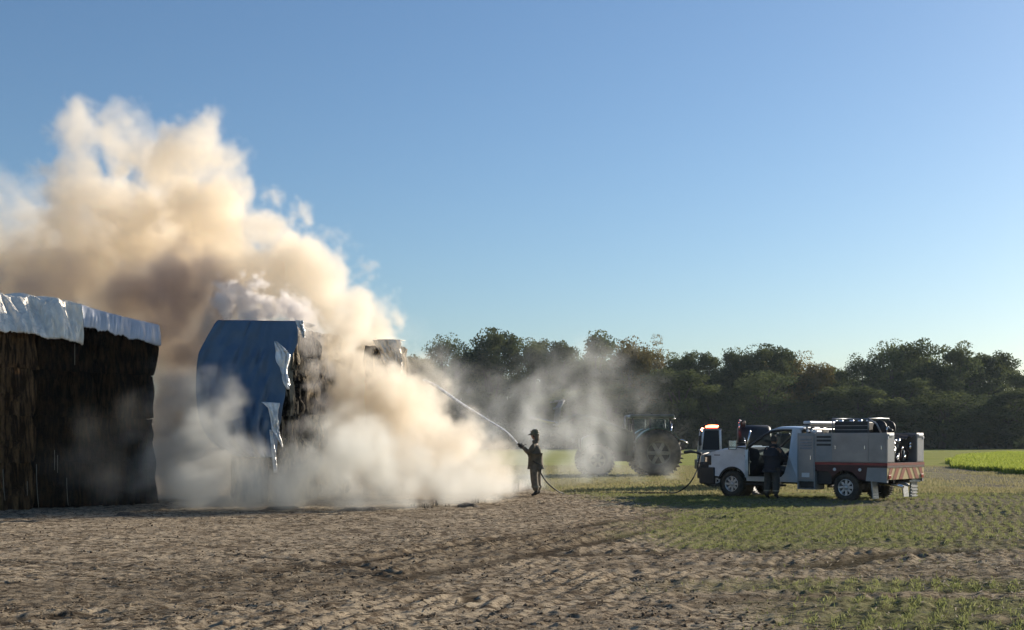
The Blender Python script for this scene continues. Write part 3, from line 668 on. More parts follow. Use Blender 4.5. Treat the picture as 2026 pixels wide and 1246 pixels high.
# silver cover on the far corner
fc = sheet('tarp', [(738, 672), (752, 700), (764, 730), (770, 742)], [(792, 672), (794, 690), (798, 722), (797, 738)], lambda u, v: 34.95-.15*v, M['silver'], 40, 30, .16, 21, fl=.32)
tag(fc, 'small torn silver tarp on the far corner poking out of the smoke', 'tarp')
V = []
for j in range(7):
    for i in range(17):
        p = ray(738+(792-738)*i/16, 34.95, py=672-1*math.sin(i/16*3)); V.append((p.x, p.y+.3*j, p.z+.02*j))
f = [(j*17+i, j*17+i+1, (j+1)*17+i+1, (j+1)*17+i) for j in range(6) for i in range(16)]
o = link('tarp_top', np_mesh('tarp_top', np.array(V), np.array(f), M['silver'], True), fc); o.modifiers.new('t', 'SOLIDIFY').thickness = .01

# charred heaps and stalks at the smoke's foot
def heap(px, py, wpx, hm, lb, seed):
    c = gnd(px, py); w = wpx/F*c.y; n = 34; V = []; rr = np.random.default_rng(seed)
    for j in range(13):
        for i in range(n+1):
            u, v = i/n*2-1, j/12*2-1; hgt_ = .55*hm*max(0, 1-u*u)**.7*max(0, 1-v*v)**.6
            V.append((c.x+u*w/2, c.y+v*.35, -.03+hgt_))
    V = np.array(V); V[:, 2] += (noise2(V[:, 0], V[:, 1], .18, seed)*.5+.5)*hm*.7*(V[:, 2] > 0)
    f = [(j*(n+1)+i, j*(n+1)+i+1, (j+1)*(n+1)+i+1, (j+1)*(n+1)+i) for j in range(12) for i in range(n)]
    me = np_mesh('debris_heap', V, np.array(f), M['char_debris'], False)
    tag(link('debris_heap', me), lb, 'debris', 'charred straw heaps')
heap(560, 1006, 85, .09, 'flat charred straw heap below the pale smoke', 1)
heap(250, 1018, 50, .08, 'flat charred straw heap at the foot of the left hay stack', 2)
heap(712, 1007, 85, .10, 'widest flat charred straw heap below the peach smoke', 3)
heap(800, 1003, 70, .05, 'thin charred straw heap right of the widest one', 4)
heap(925, 1001, 55, .10, 'twiggy charred heap left of the firefighter', 5)
heap(1150, 980, 80, .04, 'low dark heap beside the hose right of the firefighter', 6)
def stalks(px, py, n, h, lb, seed, spread=.15):
    c = gnd(px, py); rn = random.Random(seed); b = B()
    for i in range(n):
        x, y = rn.uniform(-spread, spread), rn.uniform(-.1, .1); l1, l2 = rn.uniform(-.4, .4), rn.uniform(-.2, .2); hh = h*rn.uniform(.4, 1)
        b.tube([(c.x+x, c.y+y, -.02), (c.x+x+l1*hh*.4, c.y+y, hh*.6), (c.x+x+l1*hh, c.y+y+l2*hh, hh)], [.010, .008, .004], 5)
    tag(b.obj('dry_stalks', M['char_debris']), lb, 'dry stalks', 'dry stalks at the edge of the smoke')
stalks(848, 1004, 7, .16, 'dark dry stalks poking up below the peach smoke', 1)
stalks(862, 1000, 4, .16, 'two dry leaning stalks right of the dark ones', 2, .05)
stalks(900, 1002, 9, .08, 'short dry stalks on the twiggy heap', 3, .25)
stalks(946, 994, 7, .17, 'tall dry stalks left of the firefighter', 4, .2)
stalks(1021, 972, 6, .35, 'dry reddish stalks just left of the firefighter', 5, .10)
stalks(1133, 980, 5, .18, 'dry stalks beside the hose right of the firefighter', 6, .12)
stalks(824, 1000, 6, .10, 'faint dry stalks left of the dark ones', 7, .15)

# ================================================================== THE PICKUP (local x: forward from rear axle, y: towards the camera, z: up)
TH = math.atan2(.700, -.714)
pk = thing('fire_pickup', 'white and grey fire service pickup with its driver door open', 'pickup truck', (9.02+.70*1.0, 32.8+.714*1.0, 0), TH)
def wheel(parent, x, y, r, w, side, name='wheel', rimm=None, spokes=8, rr=.60, tyre=None, lug=False):
    root = B(); s_ = side; tyre = tyre or M['rubber']; rimm = rimm or M['alloy']
    prof = [(r*rr, -w/2), (r*.90, -w/2), (r*.97, -w*.42), (r, -w*.28), (r, w*.28), (r*.97, w*.42), (r*.90, w/2), (r*rr, w/2), (r*rr, -w/2)]
    t = B().lathe(prof, (0, 0, 0), 'y', 40)
    nb = 34
    for k_ in range(nb):
        q = 2*math.pi*k_/nb
        for sg in (-1, 1):
            t.box((r*1.0*math.cos(q+sg*.04), sg*w*.24, r*1.0*math.sin(q+sg*.04)), (.028 if not lug else .10, w*.42, .035 if not lug else .055), (0, -q, sg*.5 if lug else 0))
    o = t.obj(name, tyre, parent, loc=(x, y, r*.98))
    R_ = B(); yo_ = s_*w*.36
    R_.lathe([(r*rr, yo_+s_*.04), (r*rr*.93, yo_+s_*.05), (r*rr*.90, yo_-s_*.02), (r*rr*.86, yo_-s_*.10)], (0, 0, 0), 'y', 32)
    R_.lathe([(r*rr*.34, yo_-s_*.02), (r*rr*.30, yo_+s_*.035), (r*rr*.12, yo_+s_*.05), (.001, yo_+s_*.05)], (0, 0, 0), 'y', 20)
    for k_ in range(spokes):
        q = 2*math.pi*k_/spokes
        R_.box((r*rr*.60*math.cos(q), yo_-s_*.005, r*rr*.60*math.sin(q)), (r*rr*.66, .035, r*rr*(.30 if spokes > 5 else .5)), (0, -q, 0), .008)
    R_.obj('rim', rimm, o)
    B().lathe([(r*rr*.88, -s_*.02), (.001, -s_*.02)], (0, 0, 0), 'y', 24, False).obj('brake_disc', M['black'], o)
    return o
WR = .375
for (x, sd_) in ((0, 1), (0, -1), (3.67, 1), (3.67, -1)): wheel(pk, x, sd_*.87, WR, .26, sd_)
# chassis
B().bx(-1.1, 4.5, .34, .46, .48, .64).bx(-1.1, 4.5, -.46, -.34, .48, .64).bx(-.1, .1, -.75, .75, .30, .44).bx(3.57, 3.77, -.75, .75, .30, .44).ball((0, 0, .36), .17).bx(1.0, 2.9, -.30, .3, .42, .62).obj('chassis', M['black'], pk)
def arch(cx, r0, a0, a1, n=14): return [(cx + r0*math.cos(a), .37 + r0*math.sin(a)) for a in np.linspace(a0, a1, n)]
def tumble(v):
    k_ = max(0, (v.z-1.36)/.6); v.y *= 1-.20*k_; return v
# fenders + hood
for sg in (1, -1):
    pol = [(3.24, .56), (3.24, 1.41), (3.9, 1.37), (4.42, 1.29), (4.58, 1.18), (4.64, 1.0), (4.64, .62), (4.17, .58)] + arch(3.67, .47, R(24), R(158))
    fb = B().prism(pol, sg*.70, sg*.96); 
    o = fb.obj('fender', M['paint_white'], pk); md = o.modifiers.new('b', 'BEVEL'); md.width = .03; md.segments = 3; md.limit_method = 'ANGLE'
    lip = [(x_, sg*.965, z_) for x_, z_ in arch(3.67, .485, R(15), R(168))]
    B().tube(lip, .022, 6).obj('arch_lip', M['black'], o)
    B().lathe([(.46, sg*.50), (.46, sg*.93)], (3.67, 0, .38), 'y', 30).obj('wheel_well', M['black'], o)
hd = B(); prof_h = [(3.22, 1.12), (3.22, 1.46), (3.6, 1.455), (4.1, 1.40), (4.45, 1.32), (4.60, 1.22), (4.62, 1.12)]
hd.prism(prof_h, -.73, .73); o = hd.obj('hood', M['paint_white'], pk); md = o.modifiers.new('b', 'BEVEL'); md.width = .04; md.segments = 3
B().prism([(3.5, 1.44), (3.5, 1.49), (4.0, 1.45), (4.3, 1.37)], -.35, .35).obj('hood_bulge', M['paint_white'], o)
g = B().bx(4.60, 4.66, -.62, .62, .78, 1.20, .02)
gr = g.obj('grille', M['black'], pk)
gb = B()
for z in (.86, .96, 1.06, 1.16): gb.bx(4.65, 4.69, -.6, .6, z-.012, z+.012)
gb.bx(4.65, 4.70, -.04, .04, .78, 1.2).obj('grille_bar', M['chrome'], gr)
for sg in (1, -1):
    h_ = B().bx(4.40, 4.665, sg*.62, sg*.975, .90, 1.20, .03).obj('headlight', M['black'], pk)
    B().bx(4.54, 4.62, sg*.976, sg*.982, 1.0, 1.14).obj('lens', M['chrome'], h_)
    B().bx(4.6655, 4.68, sg*.65, sg*.91, 1.0, 1.17, .005).obj('lens', M['glass_smoky'], h_)
    B().bx(4.1, 4.3, sg*.955, sg*.972, 1.19, 1.215).obj('fender_badge', M['black'], pk)
bp_ = B().bx(4.62, 4.92, -.98, .98, .50, .78, .04).bx(4.55, 4.85, .80, .97, .36, .62, .03).bx(4.55, 4.85, -.97, -.80, .36, .62, .03).bx(4.90, 5.0, -.28, .28, .52, .72, .02).bx(4.28, 4.80, .90, 1.0, .34, .84, .03).bx(4.28, 4.80, -1.0, -.90, .34, .84, .03).bx(4.50, 4.80, .93, .985, .84, .95, .02).obj('front_bumper', M['black'], pk)
gg = B()
for sg in (1, -1):
    gg.tube([(4.88, sg*.42, .55), (4.92, sg*.42, 1.0), (4.84, sg*.42, 1.28)], .03)
    gg.tube([(4.88, sg*.94, .62), (4.90, sg*.95, .9), (4.84, sg*.92, 1.2), (4.86, sg*.42, 1.26)], .03)
gg.tube([(4.86, -.42, 1.26), (4.86, .42, 1.26)], .03).tube([(4.9, -.94, .95), (4.94, -.4, .97), (4.94, .4, .97), (4.9, .94, .95)], .025)
gg.obj('brush_guard', M['black'], bp_)
for sg in (1, -1): B().lathe([(.001, .07), (.06, .07), (.065, .02), (.05, -.03), (.001, -.04)], (4.95, sg*.6, .66), 'x', 16).obj('fog_lamp', M['chrome'], bp_)
for z in (.86, 1.0, 1.12): B().ball((4.9, .955, z), .022, 8, 6).obj('marker_lamp', M['white_plastic'], bp_)
nz_ = B().tube([(4.93, .95, 1.27), (5.10, 1.02, 1.30), (5.32, 1.05, 1.27)], [.03, .045, .05], 8).tube([(4.8, .9, 1.22), (4.95, .95, 1.28)], .04)
nz_.obj('bumper_turret', M['black'], bp_)
# cab shell
cab = B().bx(1.52, 1.84, .86, .93, .56, 1.5, .0).obj('cab_side', M['paint_white'], pk)
sh = B()
for sg in (1, -1):
    sh.prism([(1.50, .56), (1.50, 1.90), (1.66, 1.955), (1.80, 1.955), (1.80, 1.2), (1.86, .95), (1.95, .70), (2.05, .60), (3.24, .60), (3.24, .46), (1.50, .46)], sg*.88, sg*.945)
sh.v = [tuple(tumble(Vector(v))) for v in sh.v]
o = sh.obj('cab_frame', M['paint_white'], pk); md = o.modifiers.new('b', 'BEVEL'); md.width = .012; md.segments = 2; md.limit_method = 'ANGLE'
bpy.data.objects.remove(cab)
cabo = o
rf = B(); NR = 14; rows_ = []
for i in range(NR+1):
    t = i/NR; xx = 1.50+(2.62-1.50)*t; zt = 1.965 + .03*math.sin(t*math.pi) - .085*max(0, t-.72)**1.3*6
    yy = .745
    rows_.append([(xx, y_, zt-.055*(abs(y_)/yy)**4) for y_ in np.linspace(-yy, yy, 13)])
vs = [p for rw in rows_ for p in rw]; fs = [(i*13+j, i*13+j+1, (i+1)*13+j+1, (i+1)*13+j) for i in range(NR) for j in range(12)]
rf.add(vs, fs, True); o = rf.obj('roof', M['paint_white'], pk); o.modifiers.new('t', 'SOLIDIFY').thickness = -.05
for k_ in (-.4, -.2, 0, .2, .4): B().ball((2.52, k_, 1.985), .03, 10, 6, (1.6, 1, .7)).obj('roof_marker', M['tail'], o)
pil = B()
for sg in (1, -1): pil.tube([tumble(Vector(p)) for p in ((3.22, sg*.90, 1.40), (3.02, sg*.90, 1.55), (2.66, sg*.905, 1.80), (2.46, sg*.90, 1.895), (2.1, sg*.895, 1.925), (1.75, sg*.895, 1.925))], [.045, .042, .04, .038, .035, .035], 8)
pil.obj('a_pillar', M['black'], pk)
rail = B()
for sg in (1, -1): rail.tube([tumble(Vector(p)) for p in ((2.55, sg*.88, 1.905), (2.3, sg*.87, 1.955), (1.9, sg*.87, 1.965), (1.55, sg*.87, 1.95))], .035, 6)
rail.obj('roof_rail', M['paint_white'], pk)
wsv = [Vector(p) for p in ((3.18, -.80, 1.43), (3.18, .80, 1.43), (2.56, .70, 1.90), (2.56, -.70, 1.90))]
B().add(wsv, [(0, 1, 2, 3)]).obj('windshield', M['glass'], pk)
B().bx(1.50, 1.56, -.87, .87, .56, 1.45).obj('cab_back', M['paint_white'], pk)
bw = B().bx(1.50, 1.545, -.72, -.62, 1.45, 1.93).bx(1.50, 1.545, .62, .72, 1.45, 1.93).bx(1.50, 1.545, -.62, .62, 1.87, 1.93).obj('back_window_frame', M['black'], pk)
B().bx(1.515, 1.525, -.62, .62, 1.45, 1.87).obj('pane', M['glass_smoky'], bw)
B().bx(1.56, 3.22, -.87, .87, .52, .58).obj('cab_floor', M['interior'], pk)
B().prism([(2.86, 1.0), (2.80, 1.22), (2.88, 1.38), (3.20, 1.44), (3.22, .6), (3.1, .6)], -.84, .84).obj('dashboard', M['interior'], pk)
for y_ in (.45, -.45):
    st = B().box((2.05, y_, .80), (.52, .50, .20), (0, R(-6), 0), .06).box((1.78, y_, 1.12), (.16, .50, .62), (0, R(-14), 0), .06).box((1.70, y_, 1.50), (.10, .28, .18), (0, R(-8), 0), .04).obj('seat', M['seat'], pk)
B().bx(1.75, 2.5, -.15, .15, .58, 1.0, .04).obj('centre_console', M['interior'], pk)
swh = B(); ring = [Vector((2.66, .45, 1.22)) + Matrix.Rotation(R(-25), 3, 'Y') @ Vector((0, .19*math.cos(a), .19*math.sin(a))) for a in np.linspace(0, 2*math.pi, 21)]
swh.tube(ring, .016, 6).tube([(2.90, .45, 1.12), (2.66, .45, 1.22)], .03).box((2.66, .45, 1.22), (.03, .34, .05), (0, R(-25), 0)).obj('steering_wheel', M['black'], pk)
# far door, shut
fd = B().prism([(1.86, .62), (1.84, 1.36), (3.20, 1.36), (3.20, .62)], -.935, -.875).obj('door', M['paint_white'], pk)
B().prism([(1.88, 1.365), (1.86, 1.88), (2.46, 1.88), (3.08, 1.46), (3.12, 1.365)], -.86, -.852).map(tumble).obj('window', M['glass'], fd)
# near door, open
HX, HYY = 3.20, .93
dr = thing('door', None, None, (0, 0, 0)); dr.parent = pk; dr.location = (HX, HYY, 0)
for k_ in ('label', 'category'):
    if k_ in dr: del dr[k_]
COL.objects.unlink(dr); bpy.data.objects.remove(dr)
dpan = B().prism([(0, .60), (0, 1.36), (-.06, 1.40), (-1.34, 1.38), (-1.36, 1.1), (-1.30, .80), (-1.16, .60)], -.05, .035).obj('door', M['paint_white'], pk, loc=(HX, HYY, 0), rot=(0, 0, R(-57)), label='open driver door seen edge on')
md = dpan.modifiers.new('b', 'BEVEL'); md.width = .012; md.segments = 2; md.limit_method = 'ANGLE'
B().bx(-1.25, -.08, -.085, -.052, .66, 1.34, .015).bx(-.9, -.35, -.13, -.085, .98, 1.05, .02).obj('door_lining', M['interior'], dpan)
B().tube([(-.05, -.01, 1.38), (-.22, -.035, 1.52), (-.56, -.08, 1.76), (-.78, -.10, 1.86), (-1.15, -.115, 1.90), (-1.32, -.11, 1.88), (-1.33, -.01, 1.38)], .026, 6).obj('window_frame', M['chrome'], dpan)
B().add([(-.09, -.012, 1.39), (-.56, -.08, 1.75), (-.80, -.10, 1.84), (-1.30, -.11, 1.86), (-1.31, -.012, 1.39)], [(0, 1, 2, 3, 4)]).obj('window', M['glass'], dpan)
mr_ = B().box((-.12, .40, 1.50), (.10, .24, .27), (0, 0, R(12)), .025).tube([(-.06, .03, 1.42), (-.10, .30, 1.44)], .02).tube([(-.06, .03, 1.56), (-.10, .30, 1.55)], .018).obj('side_mirror', M['black'], dpan)
B().box((-.178, .395, 1.54), (.012, .20, .17), (0, 0, R(12)), .0).box((-.178, .395, 1.405), (.012, .20, .05), (0, 0, R(12))).obj('mirror_glass', M['chrome'], mr_)
B().bx(-1.22, -1.05, .035, .06, 1.18, 1.22, .01).obj('door_handle', M['chrome'], dpan)
B().tube([(3.3, .80, 1.44), (3.32, .80, 1.60), (3.36, .82, 1.72)], .010, 5).obj('aerial', M['chrome'], pk)
for sg in (1, -1):
    nb_ = B().bx(1.9, 3.15, sg*.88, sg*1.06, .34, .40, .02).tube([(2.2, sg*.6, .5), (2.2, sg*.96, .38)], .02).tube([(2.95, sg*.6, .5), (2.95, sg*.96, .38)], .02).obj('running_board', M['black'], pk)
# rear body: cabinet behind the cab
cb = B().bx(.90, 1.45, -1.06, 1.06, .50, 1.84, .012).bx(.90, 1.45, .55, 1.06, .28, .31).bx(.90, .935, .55, 1.06, .31, .50).bx(1.415, 1.45, .55, 1.06, .31, .50).bx(.90, 1.45, -1.06, -.55, .28, .31).bx(.90, .935, -1.06, -.55, .31, .5).bx(1.415, 1.45, -1.06, -.55, .31, .5)
cb.obj('cabinet', M['panel_grey'], pk)
for sg in (1, -1):
    cd = B().bx(.945, 1.405, sg*1.061, sg*1.072, .56, 1.76, .004).obj('cabinet_door', M['body_grey'], pk)
    for z in (1.42, 1.50, 1.58, 1.66): B().box((1.175, sg*1.078, z), (.36, .02, .038), (R(sg*25), 0, 0), .004).obj('louver', M['steel'], cd)
    B().bx(1.06, 1.30, sg*1.073, sg*1.077, .62, .74).obj('sticker', M['sign_white'], cd)
    B().bx(.96, 1.38, sg*1.0, sg*1.01, .33, .49).obj('step_recess', M['black'], cd)
    B().bx(1.0, 1.03, sg*1.074, sg*1.095, 1.1, 1.22, .005).obj('latch', M['chrome'], cd)
# side boxes
for sg in (1, -1):
    sb = B().bx(-1.23, .895, sg*.64, sg*1.06, 1.045, 1.84, .01).obj('side_box', M['body_grey'], pk)
    B().bx(-.70, .33, sg*1.061, sg*1.072, 1.08, 1.80, .004).bx(-1.18, -.73, sg*1.061, sg*1.072, 1.08, 1.80, .004).obj('box_door', M['body_grey'], sb)
    B().bx(.37, .87, sg*1.061, sg*1.070, 1.08, 1.80, .004).obj('slotted_panel', M['panel_grey'], sb)
    for z in (1.735, 1.635, 1.52): B().bx(.40, .84, sg*1.0705, sg*1.073, z-.032, z+.026).obj('slot', M['black'], sb)
    for x_ in (-1.1, -.62, .25): B().bx(x_, x_+.03, sg*1.073, sg*1.09, 1.40, 1.50, .004).obj('latch', M['chrome'], sb)
    B().bx(-1.24, -1.2305, sg*.66, sg*1.04, 1.07, 1.81, .003).obj('rear_panel', M['panel_grey'], sb)
    B().bx(-1.262, -1.241, sg*.72, sg*.98, 1.745, 1.80, .008).obj('scene_lamp', M['white_plastic'], sb)
    B().bx(-1.255, -1.241, sg*.99, sg*1.035, 1.68, 1.74, .006).obj('marker_lamp', M['white_plastic'], sb)
    # skirt, deck edge
    B().bx(-1.235, .895, sg*1.04, sg*1.068, .975, 1.040).obj('red_band', M['red_stripe'], pk)
    B().bx(-1.235, .895, sg*1.035, sg*1.064, .915, .9745).obj('deck_edge', M['red_dark'], pk)
    B().prism([(.89, .914), (.89, .80), (.52, .79), (.42, .72)] + arch(0, .46, R(35), R(150)) + [(-.60, .58), (-.66, .914)], sg*.98, sg*1.05).obj('skirt', M['red_dark'], pk)
    B().prism([(-.665, .914), (-.62, .56), (-1.225, .52), (-1.225, .914)], sg*.97, sg*1.052).obj('rear_skirt', M['panel_grey'], pk)
    B().bx(.90, 1.0, sg*.4, sg*.9, .5, .9).bx(.45, .90, sg*.45, sg*.95, .42, .80, .03).obj('under_box', M['black'], pk)
    for x_ in (.30, -.45): B().lathe([(.001, .03), (.035, .025), (.045, 0), (.045, -.02)], (x_, sg*1.06, .85), 'y', 12).obj('side_lamp', M['white_plastic'], pk)
    # mud flaps that double as ribbed steps
    fl = B().box((-.78, sg*.86, .34), (.03, .30, .52), (0, R(6), 0)).obj('mud_flap', M['steel'], pk)
    for q in range(5): B().box((-.80+.008*q, sg*.86, .14+.065*q), (.035, .28, .022)).obj('flap_rib', M['alloy'], fl)
# deck
B().bx(-1.22, .9, -1.03, 1.03, .916, 1.042).obj('deck', M['steel'], pk)
B().bx(-1.25, -1.236, -1.064, 1.064, .975, 1.040).obj('red_band', M['red_stripe'], pk)
B().bx(-1.248, -1.236, -1.064, 1.064, .915, .9745).obj('deck_edge', M['red_dark'], pk)
rp = B().bx(-1.236, -1.20, -1.05, 1.05, .60, .914).obj('rear_plate', M['chev_y'], pk)
for sg in (1, -1):
    for q in range(3):
        y0 = sg*(.0+.36*q)
        top = [(y0, .912), (y0+sg*.19, .912)]; bot = [(y0+sg*.40, .602), (y0+sg*.21, .602)]
        P4 = [(p_[0] if abs(p_[0]) < 1.05 else sg*1.05, p_[1]) for p_ in top+bot]
        B().add([(-1.2375, a_, b_) for a_, b_ in P4]+[(-1.2415, a_, b_) for a_, b_ in P4], [(0, 1, 2, 3), (7, 6, 5, 4), (0, 4, 5, 1), (1, 5, 6, 2), (2, 6, 7, 3), (3, 7, 4, 0)]).obj('chevron_stripe', M['chev_r'], rp)
for sg in (1, -1): B().bx(-1.26, -1.243, sg*.86, sg*1.0, .63, .72, .008).obj('tail_lamp', M['tail'], rp)
B().bx(-1.20, -1.0, -.95, -.30, .50, .56, .01).obj('rear_step', M['steel'], pk)
rs_ = B().box((-1.14, -.62, .34), (.04, .36, .50), (0, R(-4), 0)).obj('rear_ladder', M['steel'], pk)
for q in range(4): B().box((-1.165, -.62, .13+.085*q), (.05, .34, .028)).obj('ladder_rib', M['alloy'], rs_)
B().tube([(-.9, 0, .5), (-1.1, -.05, .49), (-1.2, -.05, .46), (-1.3, -.05, .42)], [.05, .05, .045, .035], 8).obj('tow_hitch', M['steel'], pk)
B().tube([(-.7, .42, .47), (-1.2, .50, .46), (-1.42, .52, .40)], .045, 8).obj('exhaust_pipe', M['chrome'], pk)
# headache rack and light bar
rk = B()
for y_ in (-.8, .8): rk.tube([(1.30, y_, 1.84), (1.30, y_, 2.06)], .03)
rk.bx(1.22, 1.38, -.9, .9, 2.02, 2.06, .01)
for y_ in (-.5, 0, .5): rk.bx(1.26, 1.34, y_-.04, y_+.04, 1.84, 2.02)
rko = rk.obj('light_rack', M['panel_grey'], pk)
lb = B().bx(1.18, 1.42, -.85, .85, 2.065, 2.085).obj('light_bar', M['black'], pk)
B().box((1.30, 0, 2.135), (.24, 1.66, .085), None, .04).obj('light_bar_cover', M['white_plastic'], lb)
B().bx(1.18, 1.45, -.7, .7, 1.93, 1.975, .015).obj('second_light_bar', M['chrome'], pk)
for y_ in (.88, .70, .52): B().ball((1.22, y_, 1.90), .04, 10, 8).obj('work_lamp', M['white_plastic'], pk)
B().box((1.0, .78, 1.88), (.16, .30, .07), None, .03).obj('work_lamp', M['white_plastic'], pk)
# tank and reel on top
tk = B().bx(-.42, .62, -.55, .52, 1.30, 2.16, .04).obj('water_tank', M['black'], pk)
for z in (1.93, 2.04): B().bx(-.41, .61, .521, .532, z-.008, z+.008).obj('tank_rib', M['steel'], tk)
tf = B()
for x_ in (-.44, .64): tf.tube([(x_, .56, 1.84), (x_, .56, 2.24), (x_, -.58, 2.24), (x_, -.58, 1.84)], .022, 6)
tf.tube([(.64, .56, 2.22), (-.44, .56, 2.22)], .02, 6).tube([(-.44, .56, 2.22), (-.68, .56, 2.08), (-.80, .56, 1.84)], .025, 6).obj('tank_frame', M['steel'], pk)
for x_, y_ in ((.50, .35), (.15, .4), (-.05, .3), (-.38, .45), (.6, .5)): B().lathe([(.001, .07), (.05, .06), (.06, 0)], (x_, y_, 2.16), 'z', 12).obj('tank_cap', M['chrome'], tk)
hr = B(); hr.lathe([(.001, -.26), (.20, -.26), (.20, -.23), (.10, -.23), (.10, .23), (.20, .23), (.20, .26), (.001, .26)], (-.66, .10, 1.98), 'y', 24)
hro = hr.obj('hose_reel', M['black'], pk)
hc = B()
for q in range(8): hc.lathe([(.12, -.028), (.17, 0), (.12, .028)], (-.66, -.08+.052*q, 1.98), 'y', 20)
hc.obj('coiled_hose', M['hose'], hro)
B().ball((-1.02, .55, 1.90), .09, 12, 8, (1.4, 1, .7)).tube([(-1.02, .55, 1.8), (-1.02, .55, 1.98)], .02).obj('roof_beacon', M['black'], pk)
B().ball((-1.02, .55, 1.99), .022, 8, 6).tube([(-1.15, .9, 1.84), (-1.15, .9, 2.0)], .012).obj('aerial_mount', M['chrome'], pk)
# pump in the open rear bay
pu = B().bx(-.95, -.25, -.50, .50, 1.05, 1.40, .03).lathe([(.001, -.2), (.17, -.2), (.19, -.12), (.19, .12), (.17, .2), (.001, .2)], (-.88, .22, 1.42), 'x', 18).bx(-.8, -.4, -.3, .1, 1.4, 1.62, .03).obj('pump', M['black'], pk)
pp = B().tube([(-1.0, .45, 1.10), (-1.12, .45, 1.20), (-1.12, .40, 1.42), (-1.0, .32, 1.55)], .035).tube([(-1.1, -.1, 1.08), (-1.12, -.1, 1.36), (-.9, -.15, 1.5)], .03).tube([(-1.1, .2, 1.08), (-1.1, .2, 1.30)], .045).obj('pump_pipe', M['steel'], pu)
for y_, z_, r_ in ((.50, 1.55, .05), (.42, 1.63, .04), (.22, 1.62, .06), (.05, 1.42, .04), (-.42, 1.46, .055), (-.42, 1.55, .04), (.5, 1.36, .05), (-.1, 1.2, .04), (.32, 1.18, .05)):
    B().lathe([(.001, -.03), (r_, -.03), (r_, .02), (r_*.7, .03)], (-1.14, y_, z_), 'x', 14).obj('gauge', M['chrome'], pu)
B().tube([(-1.1, -.3, 1.10), (-1.16, -.32, 1.3), (-1.1, -.2, 1.45), (-1.05, 0, 1.5), (-1.14, .1, 1.3), (-1.1, .05, 1.1)], .022, 7).obj('pump_hose', M['red_dark'], pu)
cv = []
for j in range(9):
    for i in range(17):
        cv.append((-1.20+.9*j/8, -.62+1.0*i/16, 1.82 - .22*(i/16)**2*1.0 + .03*math.sin(i*1.3+j) - .06*(1-j/8)))
B().add(cv, [(j*17+i, j*17+i+1, (j+1)*17+i+1, (j+1)*17+i) for j in range(8) for i in range(16)], True).obj('equipment_cover', M['brown_cover'], pk)

# ================================================================== THE VEHICLE BEHIND WITH THE RED LAMP
D2 = 42.0
v2 = thing('fire_truck', 'second fire vehicle with red flashing lamp, mostly hidden behind the pickup', 'fire truck', (ray(1403, D2).x+1.05, D2+.3, 0), R(175))
WH = .42
for x_, sd_ in ((-1.1, 1), (-1.1, -1), (.85, 1), (.85, -1)): wheel(v2, x_, sd_*.85, WH, .28, sd_)
B().bx(-2.0, 1.3, -.45, .45, .5, .7).obj('chassis', M['black'], v2)
B().bx(1.36, 1.44, -.90, .90, .62, .95, .02).obj('front_bumper', M['black'], v2)
B().bx(.60, 1.35, -.92, .92, .6, 1.30, .02).obj('cab', M['panel_grey'], v2)
for sg in (1, -1):
    B().tube([(1.32, sg*.86, 1.28), (1.24, sg*.80, 1.98)], .03).obj('cab_pillar', M['white_plastic'], v2)
    B().tube([(.66, sg*.86, 1.28), (.68, sg*.80, 1.98)], .04).obj('cab_pillar', M['white_plastic'], v2)
B().bx(.62, 1.30, -.82, .82, 1.97, 2.03, .02).obj('roof', M['panel_grey'], v2)
for sg in (1, -1): B().add([(1.30, sg*.85, 1.3), (1.23, sg*.79, 1.96), (.70, sg*.79, 1.96), (.68, sg*.85, 1.3)], [(0, 1, 2, 3)]).obj('window', M['dark_glass'], v2)
B().add([(1.31, -.84, 1.3), (1.31, .84, 1.3), (1.24, .78, 1.96), (1.24, -.78, 1.96)], [(0, 1, 2, 3)]).obj('windshield', M['dark_glass'], v2)
B().bx(.60, .66, -.8, .8, 1.3, 1.95).obj('cab_back', M['black'], v2)
lb2 = B().bx(.66, 1.2, -.72, .72, 2.035, 2.06).obj('light_bar', M['black'], v2)
B().bx(.72, 1.12, -.05, .60, 2.06, 2.14, .035).obj('red_lens', M['red_lamp'], lb2)
B().ball((.92, .66, 2.12), .045, 10, 8, (4.5, 1, 1)).obj('lit_lamp', M['red_lamp'], lb2)
B().ball((.86, .35, 2.11), .07, 12, 8, (2.0, 1.4, .6)).obj('lit_lamp', M['hot_lamp'], lb2)
B().ball((1.26, .62, 2.00), .05, 10, 8).obj('lit_lamp', M['hot_lamp'], lb2)
B().box((1.38, 1.06, 1.62), (.10, .18, .34), None, .02).tube([(1.32, .86, 1.5), (1.36, 1.05, 1.55)], .02).obj('side_mirror', M['black'], v2)
B().bx(-2.1, .56, -.95, .95, .75, 1.25, .02).obj('flat_bed', M['black'], v2)
B().lathe([(.001, -.55), (.42, -.55), (.48, -.45), (.48, .45), (.42, .55), (.001, .55)], (-.55, 0, 1.68), 'x', 26).obj('water_tank', M['black'], v2)
r2 = B()
for q in range(3): r2.lathe([(.10, -.02), (.13, 0), (.10, .02)], (-.1-.05*q, .3, 2.2), 'x', 18)
r2.obj('hose_coil', M['red_dark'], v2)
B().tube([(-.02, .3, 1.9), (-.02, .3, 2.28)], .02).ball((-.02, .36, 2.25), .035).ball((-.06, .2, 2.30), .03).ball((-.02, .42, 2.33), .025).obj('valve_post', M['chrome'], v2)
B().tube([(-1.3, .5, 1.25), (-1.3, .5, 2.0), (-1.7, .5, 2.0), (-1.7, .5, 1.25)], .025).tube([(-1.0, -.5, 1.25), (-1.05, -.5, 2.1)], .02).obj('bed_rail', M['steel'], v2)
